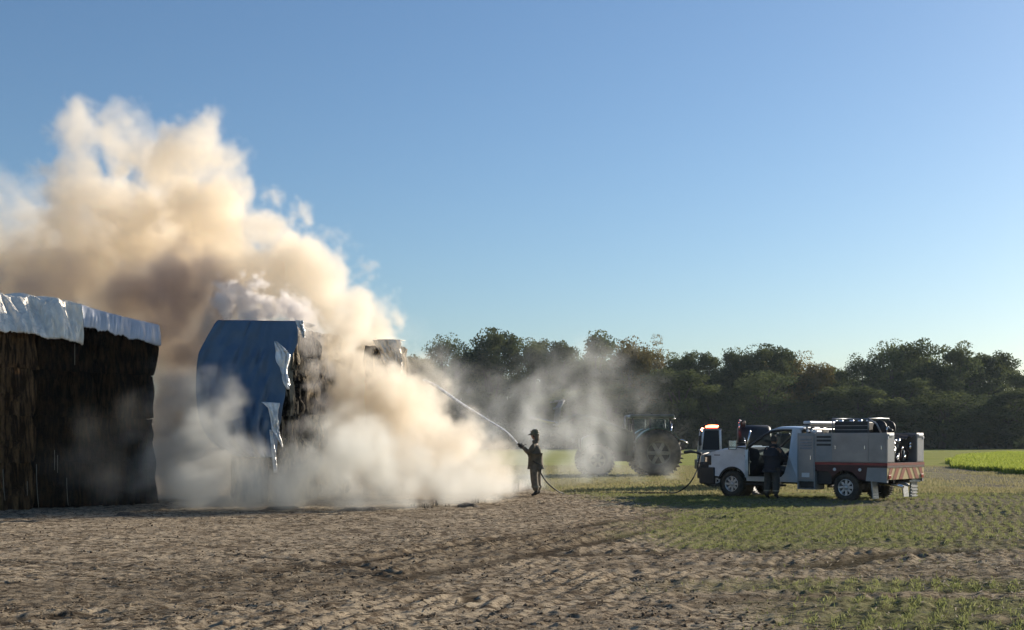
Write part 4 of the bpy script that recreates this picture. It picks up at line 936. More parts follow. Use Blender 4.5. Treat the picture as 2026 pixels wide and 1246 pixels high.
for x_, y_, z_ in ((-1.3, .5, 2.03), (-1.45, .45, 2.06), (-1.62, .5, 2.02), (-1.05, -.5, 2.12)): B().ball((x_, y_, z_), .035, 10, 6).obj('work_lamp', M['white_plastic'], v2)
B().bx(-1.75, -1.25, .1, .6, 1.25, 1.85, .05).obj('pump', M['black'], v2)

# ================================================================== THE TRACTOR
DT = 55.0
tx = ray(1313, DT).x - .35
tr_ = thing('tractor', 'green tractor with big rear wheels and raised front loader, half lost in smoke', 'tractor', (tx, DT+.9, 0), R(184))
# local x forward (to the left in the photo), y towards the camera is negative after the turn -> both sides are built
for sg in (1, -1): wheel(tr_, 0, sg*.95, 1.06, .60, sg, rimm=M['yellow_rim'], spokes=6, rr=.52, tyre=M['muddy'], lug=True)
for sg in (1, -1): wheel(tr_, 2.75, sg*.92, .72, .45, sg, rimm=M['yellow_rim'], spokes=6, rr=.50, tyre=M['muddy'], lug=True)
B().bx(-.5, 3.3, -.28, .28, .65, 1.15, .05).bx(2.6, 2.9, -.8, .8, .55, .8, .03).bx(-.2, .2, -.75, .75, .85, 1.2, .05).obj('chassis', M['black'], tr_)
B().prism([(1.05, 1.1), (1.05, 1.98), (1.6, 2.0), (3.0, 1.86), (3.35, 1.70), (3.42, 1.1)], -.38, .38).obj('hood', M['green_paint'], tr_).modifiers.new('b', 'BEVEL').width = .06
B().bx(3.40, 3.46, -.33, .33, 1.15, 1.68, .02).obj('grille', M['black'], tr_)
for sg in (1, -1):
    pts = [(1.16*math.cos(a), 1.04+1.16*math.sin(a)) for a in np.linspace(R(25), R(150), 14)]
    inner = [(1.09*math.cos(a), 1.04+1.09*math.sin(a)) for a in np.linspace(R(150), R(25), 14)]
    B().prism(pts+inner, sg*.55, sg*1.22).obj('fender', M['green_paint'], tr_)
ca = B().bx(-.72, 1.05, -.72, .72, 1.15, 1.55, .04).obj('cab_base', M['green_paint'], tr_)
for sg in (1, -1):
    for pa, pb in (((1.0, sg*.70, 1.5), (1.08, sg*.66, 2.62)), ((.30, sg*.74, 1.5), (.30, sg*.70, 2.62)), ((-.70, sg*.70, 1.5), (-.62, sg*.66, 2.62))): B().tube([pa, pb], .04).obj('cab_pillar', M['black'], tr_)
B().box((.20, 0, 2.70), (2.05, 1.62, .17), None, .07).obj('roof', M['green_paint'], tr_)
for sg in (1, -1): B().add([(.98, sg*.70, 1.56), (1.05, sg*.66, 2.6), (-.60, sg*.66, 2.6), (-.68, sg*.70, 1.56)], [(0, 1, 2, 3)]).obj('window', M['glass'], tr_)
B().add([(1.0, -.68, 1.56), (1.0, .68, 1.56), (1.07, .64, 2.6), (1.07, -.64, 2.6)], [(0, 1, 2, 3)]).obj('windshield', M['glass'], tr_)
B().box((-.1, 0, 1.75), (.5, .5, .15), None, .05).box((-.36, 0, 2.05), (.14, .48, .6), None, .05).obj('seat', M['seat'], tr_)
B().tube([(.8, 0, 1.5), (.62, 0, 1.95)], .03).lathe([(.19, -.015), (.21, 0), (.19, .015)], (.60, 0, 1.97), 'z', 18).obj('steering_wheel', M['black'], tr_)
B().tube([(-.66, .74, 1.62), (-.68, .78, 2.38)], .03).tube([(-.78, .80, 1.66), (-1.2, .85, 1.62), (-1.42, .85, 1.46)], .03).tube([(-.66, -.74, 1.62), (-.68, -.78, 2.38)], .03).tube([(-.78, -.80, 1.66), (-1.2, -.85, 1.62), (-1.42, -.85, 1.46)], .03).obj('grab_rail', M['chrome'], tr_)
B().ball((-.82, .6, 2.60), .06).ball((-.82, -.6, 2.60), .06).ball((1.22, .6, 2.68), .06).ball((1.22, -.6, 2.68), .06).obj('work_lamp', M['chrome'], tr_)
B().tube([(1.25, -.45, 1.9), (1.25, -.45, 2.75)], .05).obj('exhaust_stack', M['steel'], tr_)
B().box((1.25, 1.0, 2.2), (.06, .20, .34), None, .02).tube([(1.05, .68, 2.35), (1.25, .95, 2.3)], .015).box((1.25, -1.0, 2.2), (.06, .20, .34), None, .02).tube([(1.05, -.68, 2.35), (1.25, -.95, 2.3)], .015).obj('side_mirror', M['black'], tr_)
la = B()
for sg in (1, -1):
    la.tube([(1.15, sg*.52, 1.95), (2.6, sg*.52, 2.55), (3.6, sg*.52, 2.75), (4.5, sg*.52, 2.35)], [.09, .09, .08, .07], 6)
    la.tube([(1.5, sg*.52, 1.15), (2.5, sg*.52, 2.40)], .04, 6).tube([(3.2, sg*.52, 2.60), (4.35, sg*.52, 2.70)], .04, 6)
    la.bx(1.05, 1.35, sg*.45, sg*.6, .9, 2.0, .02)
la.tube([(2.6, -.52, 2.55), (2.6, .52, 2.55)], .05).tube([(4.5, -.52, 2.35), (4.5, .52, 2.35)], .05)
lao = la.obj('loader_arm', M['green_paint'], tr_)
bg_ = B().bx(4.48, 4.56, -1.0, 1.0, 2.30, 2.40).bx(4.48, 4.56, -1.0, 1.0, 3.05, 3.13)
for y_ in (-1, -.5, 0, .5, 1): bg_.tube([(4.52, y_, 2.3), (4.42, y_, 3.1), (4.25, y_, 3.42)], .035)
bg_.tube([(4.25, -1, 3.42), (4.25, 1, 3.42)], .03).tube([(4.25, 1, 3.42), (4.7, 1, 3.38)], .03).tube([(4.25, -1, 3.42), (4.7, -1, 3.38)], .03)
bgo = bg_.obj('bale_grab', M['steel'], lao)
for y_ in (-.9, -.45, 0, .45, .9): B().tube([(4.5, y_, 2.38), (5.1, y_, 2.52), (5.7, y_, 2.66)], [.035, .03, .012], 6).obj('tine', M['chrome'], bgo)

# ================================================================== PEOPLE
def skin_obj(name, verts, edges, radii, m, parent, root=0, sub=2):
    me = bpy.data.meshes.new(name); me.from_pydata([tuple(v) for v in verts], edges, []); me.materials.append(m)
    o = link(name, me, parent); md = o.modifiers.new('skin', 'SKIN'); md.use_smooth_shade = True; md.branch_smoothing = .6
    for i, sv in enumerate(me.skin_vertices[0].data):
        rr_ = radii[i]; sv.radius = rr_ if isinstance(rr_, tuple) else (rr_, rr_); sv.use_root = (i == root)
    s2_ = o.modifiers.new('sub', 'SUBSURF'); s2_.levels = sub; s2_.render_levels = sub
    return o
class G:
    def __init__(s): s.v = []; s.e = []; s.r = []
    def p(s, co, r, to=None):
        s.v.append(Vector(co)); s.r.append(r); i = len(s.v)-1
        if to is not None: s.e.append((to, i))
        return i
    def chain(s, pts, start=None):
        k_ = start
        for co, r in pts: k_ = s.p(co, r, k_)
        return k_
def head(g, root, c, parent_skin, facing):
    pass
def hand(parent, wrist, d, palm_n, m, s=1.0, curl=.9, side=1):
    """palm and five bent fingers; d: from wrist to knuckles, palm_n: the way the palm faces"""
    d = Vector(d).normalized(); n_ = Vector(palm_n).normalized(); w = d.cross(n_).normalized()*side
    g = G(); a = g.p(wrist, (.030*s, .026*s)); c = g.p(Vector(wrist)+d*.045*s, (.036*s, .022*s), a)
    for i, (o_, L) in enumerate(((-.030, .075), (-.010, .086), (.011, .080), (.031, .062))):
        kn = Vector(wrist)+d*(.092-.006*abs(i-1))*s + w*o_*s
        p1 = g.p(Vector(wrist)+d*.06*s+w*o_*.8*s, .012*s, c); p2 = g.p(kn, .011*s, p1)
        a1 = curl*.7; q = kn + (d*math.cos(a1)+n_*math.sin(a1))*L*.42*s; p3 = g.p(q, .0095*s, p2)
        a2 = curl*1.7; q2 = q + (d*math.cos(a2)+n_*math.sin(a2))*L*.34*s; p4 = g.p(q2, .0085*s, p3)
        a3 = curl*2.4; g.p(q2 + (d*math.cos(a3)+n_*math.sin(a3))*L*.26*s, .007*s, p4)
    t1 = g.p(Vector(wrist)+d*.03*s-w*.034*s+n_*.008*s, .014*s, c); t2 = g.p(Vector(wrist)+d*.062*s-w*.052*s+n_*.026*s, .012*s, t1); g.p(Vector(wrist)+d*.085*s-w*.046*s+n_*.046*s, .009*s, t2)
    return skin_obj('hand', g.v, g.e, g.r, m, parent, 0, 1)
def headmesh(parent, c, yaw, pitch=0, m=None, hair=True, s=1.0):
    """a head with brow, eye sockets, nose, mouth, chin and ears, looking along +x before the turn"""
    nu, nv = 28, 20; V = []; 
    for j in range(nv+1):
        a = math.pi*j/nv
        for i in range(nu):
            q = 2*math.pi*i/nu; x_, y_, z_ = math.sin(a)*math.cos(q), math.sin(a)*math.sin(q), math.cos(a)
            px, py_, pz = x_*.098, y_*.076, z_*.122
            f_ = max(0, x_)
            if z_ < 0: px = px*(1-.10*z_*z_) + .012*f_*(-z_); py_ *= 1-.28*z_*z_
            nose = math.exp(-(y_/.16)**2-((z_+.10)/.16)**2)*f_; px += .024*nose
            eye = (math.exp(-((abs(y_)-.36)/.14)**2-((z_-.06)/.10)**2))*f_; px -= .011*eye
            brow = math.exp(-((z_-.22)/.08)**2)*f_*.006; px += brow
            mouth = math.exp(-(y_/.28)**2-((z_+.48)/.05)**2)*f_; px -= .005*mouth
            lips = math.exp(-(y_/.26)**2-((z_+.43)/.04)**2)*f_ + math.exp(-(y_/.24)**2-((z_+.54)/.04)**2)*f_; px += .004*lips
            chin = math.exp(-(y_/.3)**2-((z_+.85)/.15)**2)*f_; px += .010*chin
            V.append((px*s, py_*s, pz*s))
    f = [(j*nu+i, (j+1)*nu+i, (j+1)*nu+(i+1) % nu, j*nu+(i+1) % nu) for j in range(nv) for i in range(nu)]
    b = B().add(V, f, True)
    for sg in (1, -1): b.ball((-.005, sg*.078*s, -.005), .030*s, 8, 6, (.6, .35, 1))
    o = b.obj('head', m or M['skin'], parent, loc=c, rot=(0, pitch, yaw))
    for sg in (1, -1): B().ball((.079*s, sg*.030*s, .008), .012*s, 8, 6).obj('eye', M['leather'], o)
    if hair:
        hb_ = B(); hv = []
        for j in range(12):
            a = math.pi*.62*j/11
            for i in range(24):
                q = 2*math.pi*i/24; k_ = 1.09+.03*math.sin(i*2.7+j); lim = 1.0
                x_, y_, z_ = math.sin(a)*math.cos(q), math.sin(a)*math.sin(q), math.cos(a)
                if x_ > .35 and z_ < .55: k_ = .9
                hv.append((x_*.100*k_*s-.004, y_*.080*k_*s, z_*.122*k_*s))
        hb_.add(hv, [(j*24+i, (j+1)*24+i, (j+1)*24+(i+1) % 24, j*24+(i+1) % 24) for j in range(11) for i in range(24)], True).obj('hair', M['hair'], o)
    return o
def person(root, P, m_top, m_bot, S=1.0):
    """P: dict of joints. One continuous body; coat, trousers and boots are clothing over it."""
    g = G()
    pel = g.p(P['pel'], .11); sp = g.p(P['spine'], .10, pel); ch = g.p(P['chest'], .10, sp); nk = g.p(P['neck'], .052, ch); g.p(P['head'], .05, nk)
    for sd_ in 'LR':
        sh_ = g.p(P['sh'+sd_], .045, ch); el = g.p(P['el'+sd_], .040, sh_); g.p(P['wr'+sd_], .028, el)
        hp = g.p(P['hip'+sd_], .085, pel); kn = g.p(P['kn'+sd_], .055, hp); an = g.p(P['an'+sd_], .040, kn); g.p(P['toe'+sd_], .035, an)
    body = skin_obj('body', g.v, g.e, g.r, M['skin'], root)
    c = G(); hem = c.p(P['pel']+Vector((0, 0, -.07)), (.180*S, .160*S)); pe = c.p(P['pel']+Vector((0, 0, .04)), (.20*S, .17*S), hem); s1_ = c.p(P['spine'], (.195*S, .17*S), pe); c1 = c.p(P['chest'], (.205*S, .175*S), s1_)
    n1_ = c.p(P['chest'].lerp(P['neck'], .55), (.17, .15), c1); c.p(P['neck']+Vector((0, 0, .05)), .115, n1_)
    for sd_ in 'LR':
        a = c.p(P['sh'+sd_], .088*S**.7, c1); m1 = c.p(P['sh'+sd_].lerp(P['el'+sd_], .5), .078*S**.7, a); e = c.p(P['el'+sd_], .068*S**.7, m1); c.p(P['el'+sd_].lerp(P['wr'+sd_], .97), .050*S, e)
    coat = skin_obj('coat' if m_top is M['coat'] else 'shirt', c.v, c.e, c.r, m_top, root, 1)
    t = G(); w = t.p(P['pel']+Vector((0, 0, .02)), (.165, .135))
    for sd_ in 'LR':
        hp = t.p(P['hip'+sd_]+Vector((0, 0, -.04)), .115*S, w); th = t.p(P['hip'+sd_].lerp(P['kn'+sd_], .55), .105*S, hp); kn = t.p(P['kn'+sd_], .095*S, th)
        cf = t.p(P['kn'+sd_].lerp(P['an'+sd_], .5), .090*S, kn); t.p(P['kn'+sd_].lerp(P['an'+sd_], .93), .082*S**.6, cf)
    skin_obj('trousers', t.v, t.e, t.r, m_bot, root, 0)
    for sd_ in 'LR':
        a, to = P['an'+sd_], P['toe'+sd_]; b = G(); k_ = b.p(a+Vector((0, 0, .16)), .058); k_ = b.p(a+Vector((0, 0, .03)), .055, k_); hl = b.p(Vector((a.x, a.y, .045)) - (to-a).normalized()*.03, .045, k_)
        q = b.p(Vector((a.x, a.y, .045)).lerp(Vector((to.x, to.y, .045)), .6), (.052, .042), k_); b.p(Vector((to.x, to.y, .040)), (.045, .034), q)
        skin_obj('boot', b.v, b.e, b.r, M['leather'], root, 0)
    return body, coat
def ring_band(parent, c, rx, ry, z, m, h=.05, rot=0):
    return B().lathe([(1, -h/2), (1.02, 0), (1, h/2)], (0, 0, 0), 'z', 24).map(lambda v: Vector(((v.x*math.cos(rot)*rx - v.y*math.sin(rot)*ry), (v.x*math.sin(rot)*rx+v.y*math.cos(rot)*ry), v.z))).obj('reflective_band', m, parent, loc=(c[0], c[1], z))
# --- firefighter with the nozzle (world axes: x right in the photo, y away). He faces left and a little away.
c1_ = gnd(1060, 981); 
fz = thing('person', 'firefighter in tan turnout gear and helmet spraying water into the smoke', 'person', (c1_.x, c1_.y, 0), 0)
Vv = Vector
PF = dict(pel=Vv((.0, 0, .98)), spine=Vv((-.01, 0, 1.20)), chest=Vv((.0, 0, 1.42)), neck=Vv((-.01, 0, 1.62)), head=Vv((-.02, 0, 1.74)),
          shL=Vv((-.05, -.19, 1.50)), elL=Vv((-.20, -.22, 1.27)), wrL=Vv((-.38, -.10, 1.44)),
          shR=Vv((-.02, .19, 1.50)), elR=Vv((-.22, .20, 1.25)), wrR=Vv((-.33, .04, 1.40)),
          hipL=Vv((-.05, -.10, .93)), knL=Vv((-.05, -.12, .50)), anL=Vv((.02, -.12, .10)), toeL=Vv((-.14, -.15, .04)),
          hipR=Vv((.05, .10, .93)), knR=Vv((.05, .12, .50)), anR=Vv((.09, .13, .10)), toeR=Vv((-.08, .13, .04)))
fbody, fcoat = person(fz, PF, M['coat'], M['trouser'], 1.24)
ring_band(fz, (0, 0), .188, .21, .96, M['reflect'], .05)
ring_band(fz, (0, 0), .185, .205, 1.14, M['reflect'], .05)
for sd_ in 'LR': q = PF['kn'+sd_].lerp(PF['an'+sd_], .55); ring_band(fz, (q.x, q.y), .122, .122, q.z, M['reflect'], .05)
fh = headmesh(fz, (-.03, 0, 1.775), R(165), 0)
hl = B(); hp_ = [(.001, .148), (.05, .142), (.090, .117), (.112, .075), (.122, .04), (.124, .02), (.155, .010), (.172, -.010), (.170, -.018), (.12, .0)]
hl.lathe(hp_, (0, 0, 0), 'z', 28).map(lambda v: Vector((v.x*1.12 + (-.03 if v.z < .02 else 0), v.y*.96, v.z)))
hlo = hl.obj('helmet', M['helmet'], fz, loc=(-.02, 0, 1.815), rot=(0, R(-4), R(-10)))
B().box((-.108, 0, .07), (.02, .07, .08), (0, R(-25), 0), .008).obj('helmet_badge', M['leather'], hlo)
B().box((0, 0, .142), (.13, .018, .02), None, .008).obj('helmet_ridge', M['helmet'], hlo)
for q in range(9):
    a = R(-78+q*19.5); B().box((.108*math.cos(a), .105*math.sin(a), -.095), (.014, .05, .20), (0, 0, a), .004).obj('neck_flap', M['coat'], hlo)
hand(fz, PF['wrL'], Vv((-.85, .1, .42)), Vv((.2, .95, 0)), M['leather'], 1.35, .95, 1)
hand(fz, PF['wrR'], Vv((-.80, -.1, .35)), Vv((.2, -.95, 0)), M['leather'], 1.35, .95, -1)
# nozzle (held, so a thing of its own), hose and water
nzp = Vector((c1_.x, c1_.y, 0)); n0 = nzp+Vv((-.36, -.03, 1.43)); ndir = Vv((-.80, .22, .52)).normalized()
nzt = B().tube([n0-ndir*.10, n0, n0+ndir*.04, n0+ndir*.10, n0+ndir*.19, n0+ndir*.20], [.022, .028, .035, .030, .042, .034], 12)
nzt.tube([n0+Vv((.02, 0, -.02)), n0+Vv((.04, 0, -.13))], .017, 8).tube([n0+Vv((-.02, 0, .03)), n0+Vv((.05, 0, .09)), n0+Vv((.09, 0, .07))], .010, 6)
tag(nzt.obj('nozzle', M['leather']), 'black hose nozzle held in the gloved hands of the firefighter', 'nozzle')
def bez(pts, n):
    P_ = [Vector(p) for p in pts]; out = []
    for i in range(len(P_)-1):
        p0, p1, p2, p3 = P_[max(i-1, 0)], P_[i], P_[i+1], P_[min(i+2, len(P_)-1)]
        for k_ in range(n):
            t = k_/n; out.append(.5*((2*p1)+(-p0+p2)*t+(2*p0-5*p1+4*p2-p3)*t*t+(-p0+3*p1-3*p2+p3)*t**3))
    return out+[P_[-1]]
def on(px, py, dz=.02): q = gnd(px, py); return Vector((q.x, q.y, dz))
hpts = [n0-ndir*.09, nzp+Vv((-.18, -.12, 1.12)), nzp+Vv((.0, -.24, .98)), nzp+Vv((.16, -.16, .90)), ray(1070, 35.5, py=935), ray(1083, 35.6, py=955), ray(1100, 35.8, py=969), on(1118, 978), on(1160, 978), on(1210, 976.5), on(1270, 976), on(1318, 976), Vector((4.95, 36.6, .06)), ray(1356, 36.3, py=964), ray(1370, 36.5, py=948), ray(1381, 36.9, py=925), ray(1386, 37.2, py=900)]
tag(B().tube(bez(hpts, 7), .021, 8).obj('fire_hose', M['hose']), 'dark fire hose running from the firefighter along the ground to the pickup bumper', 'hose')
# water jet
wm = bpy.data.materials.new('water_jet'); wm.use_nodes = True; nn_ = wm.node_tree.nodes; ll_ = wm.node_tree.links
pb = nn_['Principled BSDF']; pb.inputs['Base Color'].default_value = (.93, .95, .97, 1); pb.inputs['Roughness'].default_value = .5; pb.inputs['Subsurface Weight'].default_value = 0
tr2 = nn_.new('ShaderNodeBsdfTranslucent'); tr2.inputs[0].default_value = (.95, .96, .98, 1); mxs = nn_.new('ShaderNodeMixShader'); mxs.inputs[0].default_value = .6
tp = nn_.new('ShaderNodeBsdfTransparent'); mx3 = nn_.new('ShaderNodeMixShader'); nzz = nn_.new('ShaderNodeTexNoise'); nzz.inputs['Scale'].default_value = 9; tcc = nn_.new('ShaderNodeTexCoord')
ll_.new(tcc.outputs['Object'], nzz.inputs['Vector']); mrr = nn_.new('ShaderNodeMapRange'); mrr.inputs[1].default_value = .35; mrr.inputs[2].default_value = .65; mrr.inputs[3].default_value = .02; mrr.inputs[4].default_value = .40; ll_.new(nzz.outputs[0], mrr.inputs[0])
ll_.new(pb.outputs[0], mxs.inputs[1]); ll_.new(tr2.outputs[0], mxs.inputs[2]); ll_.new(mrr.outputs[0], mx3.inputs[0]); ll_.new(mxs.outputs[0], mx3.inputs[1]); ll_.new(tp.outputs[0], mx3.inputs[2]); ll_.new(mx3.outputs[0], nn_['Material Output'].inputs[0])
w0 = n0+ndir*.2
wp = bez([w0, ray(1000, 35.6, py=853), ray(960, 35.7, py=828), ray(905, 35.9, py=793), ray(866, 36.1, py=766), ray(838, 36.4, py=752)], 10)
rw = np.random.default_rng(4); jet = B(); L_ = len(wp)
jet.tube(wp, [(.024+.028*(i/L_)) for i in range(L_)], 8)
for s_ in range(7):
    off = [Vector(rw.normal(0, .004+.012*(i/L_), 3)) for i in range(L_)]
    jet.tube([p+o_*min(1, i/8) for i, (p, o_) in enumerate(zip(wp, off))], [.006+.010*rw.random() for _ in range(L_)], 5)
for s_ in range(900):
    t = rw.uniform(.2, 1); p = wp[int(t*(L_-1))].lerp(wp[min(L_-1, int(t*(L_-1))+1)], rw.random()) + Vector(rw.normal(0, .01+.05*t, 3)); jet.ball(p, rw.uniform(.003, .008), 4, 3)
tag(jet.obj('water_jet', wm), 'white jet of water arcing from the nozzle into the smoke', 'water')

# --- person at the open door, seen from behind (faces the cab)
c2_ = gnd(1527, 987.5)
f2 = thing('person', 'person in dark shirt and grey brown trousers leaning at the open pickup door', 'person', (c2_.x, c2_.y, 0), R(48))
# local: x towards the cab (away), y left
PG = dict(pel=Vv((.0, 0, .93)), spine=Vv((.02, 0, 1.13)), chest=Vv((.06, 0, 1.34)), neck=Vv((.09, 0, 1.50)), head=Vv((.12, 0, 1.60)),
          shL=Vv((.06, .18, 1.42)), elL=Vv((.16, .30, 1.20)), wrL=Vv((.40, .26, 1.18)),
          shR=Vv((.06, -.18, 1.42)), elR=Vv((.14, -.30, 1.18)), wrR=Vv((.40, -.20, 1.20)),
          hipL=Vv((0, .10, .88)), knL=Vv((.02, .13, .47)), anL=Vv((-.02, .15, .10)), toeL=Vv((.13, .17, .04)),
          hipR=Vv((0, -.10, .88)), knR=Vv((.03, -.12, .47)), anR=Vv((-.02, -.14, .10)), toeR=Vv((.13, -.17, .04)))
person(f2, PG, M['navy'], M['trouser2'], 1.18)
for sd_ in 'LR': q = PG['kn'+sd_].lerp(PG['an'+sd_], .62); ring_band(f2, (q.x, q.y), .096, .096, q.z, M['reflect'], .04)
headmesh(f2, (.13, 0, 1.645), R(-25), R(6))
hand(f2, PG['wrL'], Vv((.9, -.1, .1)), Vv((0, -.3, -1)), M['skin'], 1.0, .5, 1)
hand(f2, PG['wrR'], Vv((.9, .1, .1)), Vv((0, .3, -1)), M['skin'], 1.0, .5, -1)

# ================================================================== SMOKE
def vol_mat(name, col, dens, aniso=.3, absorb=None):
    m = bpy.data.materials.new(name); m.use_nodes = True; n = m.node_tree.nodes; l = m.node_tree.links; n.clear()
    o = n.new('ShaderNodeOutputMaterial'); v = n.new('ShaderNodeVolumePrincipled')
    v.inputs['Color'].default_value = (*col, 1); v.inputs['Density'].default_value = dens; v.inputs['Anisotropy'].default_value = aniso
    l.new(v.outputs[0], o.inputs['Volume']); return m
def smoke(name, label, lo, hi, step, blobs, m, seed, warp=.5, billow=(.75, .45, .26, .14), soft=.5, floor=.0, peak=1.0, infl=.12, bamp=1.0, wisp=0.0):
    """blobs: (column, row, distance, radius in photo px, strength[, y-stretch]) -> puffs at real places; density worked out on a grid"""
    n_ = [int((hi[i]-lo[i])/step)+1 for i in range(3)]
    ax = [(lo[i] + step*np.arange(n_[i])).astype(np.float32) for i in range(3)]
    x_, y_, z_ = (q.astype(np.float32) for q in np.meshgrid(*ax, indexing='ij'))
    wx = warp*(noise3g(x_, y_, z_, 2.4, seed)+.5*noise3g(x_, y_, z_, 1.1, seed+1)); wy = warp*noise3g(x_, y_, z_, 2.0, seed+91); wz = warp*(noise3g(x_, y_, z_, 2.2, seed+55)+.5*noise3g(x_, y_, z_, 1.0, seed+56))
    gx = x_+wx; gy = y_+wy; gz = z_+wz
    S = np.full(n_, 1e3, np.float32); St = np.zeros(n_, np.float32); Rl = np.ones(n_, np.float32)
    for b in blobs:
        px, py, D, rp, st = b[:5]; dz = b[5] if len(b) > 5 else 1.0; c = ray(px, D, py=py); rad = rp/F*D + infl
        sl_ = []
        for i, (cc, rr_) in enumerate(((c.x, rad), (c.y, rad*dz), (c.z, rad))):
            a = max(0, int((cc-rr_*1.9-1.3-lo[i])/step)); e = min(n_[i], int((cc+rr_*1.9+1.3-lo[i])/step)+1); sl_.append(slice(a, max(a, e)))
        sl_ = tuple(sl_)
        if any(q.stop <= q.start for q in sl_): continue
        wf = min(1.0, max(.25, rad/1.0-.15)); d = np.sqrt((x_[sl_]+wf*wx[sl_]-c.x)**2 + ((y_[sl_]+wf*wy[sl_]-c.y)/dz)**2 + (z_[sl_]+wf*wz[sl_]-c.z)**2) - rad
        h = np.clip(.5+.5*(S[sl_]-d)/.45, 0, 1)
        St[sl_] = St[sl_]*(1-h)+st*h; Rl[sl_] = Rl[sl_]*(1-h)+rad*h
        S[sl_] = S[sl_]*(1-h)+d*h - .45*h*(1-h)
    del wx, wy, wz
    bl = np.zeros(n_, np.float32)
    for i, c in enumerate(billow):
        q = noise3g(gx if i < 2 else x_+.3*gx, gy if i < 2 else y_+.3*gy, gz if i < 2 else z_+.3*gz, c, seed+200+i*3); bl += (c**.8)*(np.abs(q)*2.0-.60)
    del gx, gy, gz
    bl *= .42*bamp*np.clip(Rl, .35, 1.15)
    dn = np.clip((-S + bl)/(soft*np.clip(Rl, .35, 1)), 0, 1)**1.25
    if wisp:
        q = noise3g(x_, y_, z_*.8, 1.0, seed+400)*.6+noise3g(x_, y_, z_*.75, .5, seed+401)*.4+noise3g(x_, y_, z_*.75, .24, seed+402)*.2
        dn *= np.clip(.55+wisp*q, 0, 2)**1.5
    del x_, y_, z_
    dn *= St*peak
    dn *= np.clip((ax[2]-floor)/.15+.3, 0, 1)[None, None, :]
    for a_ in range(3):
        e_ = np.clip(np.minimum(np.arange(n_[a_]), n_[a_]-1-np.arange(n_[a_]))/4., 0, 1).astype(np.float32)
        if a_ == 2: e_ = np.clip((n_[2]-1-np.arange(n_[2]))/4., 0, 1).astype(np.float32)
        sh_ = [1, 1, 1]; sh_[a_] = -1; dn *= e_.reshape(sh_)
    flat = dn.ravel(); npt = flat.size
    me = bpy.data.meshes.new(name); me.vertices.add(npt)
    a = me.attributes.new('dens', 'FLOAT', 'POINT'); a.data.foreach_set('value', flat)
    o = link(name, me)
    ng = bpy.data.node_groups.new(name+'_grid', 'GeometryNodeTree')
    ng.interface.new_socket('Geometry', in_out='INPUT', socket_type='NodeSocketGeometry'); ng.interface.new_socket('Geometry', in_out='OUTPUT', socket_type='NodeSocketGeometry')
    N_ = ng.nodes; Lk = ng.links
    gi = N_.new('NodeGroupInput'); go = N_.new('NodeGroupOutput'); vc = N_.new('GeometryNodeVolumeCube'); sm_ = N_.new('GeometryNodeSetMaterial'); sm_.inputs['Material'].default_value = m
    vc.inputs['Min'].default_value = lo; vc.inputs['Max'].default_value = tuple(lo[i]+step*(n_[i]-1) for i in range(3))
    vc.inputs['Resolution X'].default_value, vc.inputs['Resolution Y'].default_value, vc.inputs['Resolution Z'].default_value = n_
    pos = N_.new('GeometryNodeInputPosition'); sub = N_.new('ShaderNodeVectorMath'); sub.operation = 'SUBTRACT'; sub.inputs[1].default_value = lo
    dv = N_.new('ShaderNodeVectorMath'); dv.operation = 'SCALE'; dv.inputs[3].default_value = 1/step
    sep = N_.new('ShaderNodeSeparateXYZ'); Lk.new(pos.outputs[0], sub.inputs[0]); Lk.new(sub.outputs[0], dv.inputs[0]); Lk.new(dv.outputs[0], sep.inputs[0])
    def mth(op, a_, b_=None):
        q = N_.new('ShaderNodeMath'); q.operation = op
        for i, w_ in enumerate((a_, b_)):
            if w_ is None: continue
            if isinstance(w_, (int, float)): q.inputs[i].default_value = w_
            else: Lk.new(w_, q.inputs[i])
        return q.outputs[0]
    ii = []
    for k_ in range(3):
        rn = N_.new('FunctionNodeFloatToInt'); rn.rounding_mode = 'ROUND'; Lk.new(sep.outputs[k_], rn.inputs[0]); ii.append(rn.outputs[0])
    def imth(op, a_, b_):
        q = N_.new('FunctionNodeIntegerMath'); q.operation = op
        for i, w_ in enumerate((a_, b_)):
            if isinstance(w_, int): q.inputs[i].default_value = w_
            else: Lk.new(w_, q.inputs[i])
        return q.outputs[0]
    ind = imth('ADD', imth('MULTIPLY', imth('ADD', imth('MULTIPLY', ii[0], n_[1]), ii[1]), n_[2]), ii[2])
    si = N_.new('GeometryNodeSampleIndex'); si.data_type = 'FLOAT'; si.domain = 'POINT'; si.clamp = True
    na = N_.new('GeometryNodeInputNamedAttribute'); na.data_type = 'FLOAT'; na.inputs[0].default_value = 'dens'
    Lk.new(gi.outputs[0], si.inputs['Geometry']); Lk.new(na.outputs[0], si.inputs['Value']); Lk.new(ind, si.inputs['Index'])
    Lk.new(si.outputs[0], vc.inputs['Density']); Lk.new(vc.outputs[0], sm_.inputs[0]); Lk.new(sm_.outputs[0], go.inputs[0])
    md = o.modifiers.new('grid', 'NODES'); md.node_group = ng
    me.materials.append(m)
    tag(o, label, 'smoke', kind='stuff')
    print('smoke', name, n_, npt, 'mean', float(flat.mean()))
    return o

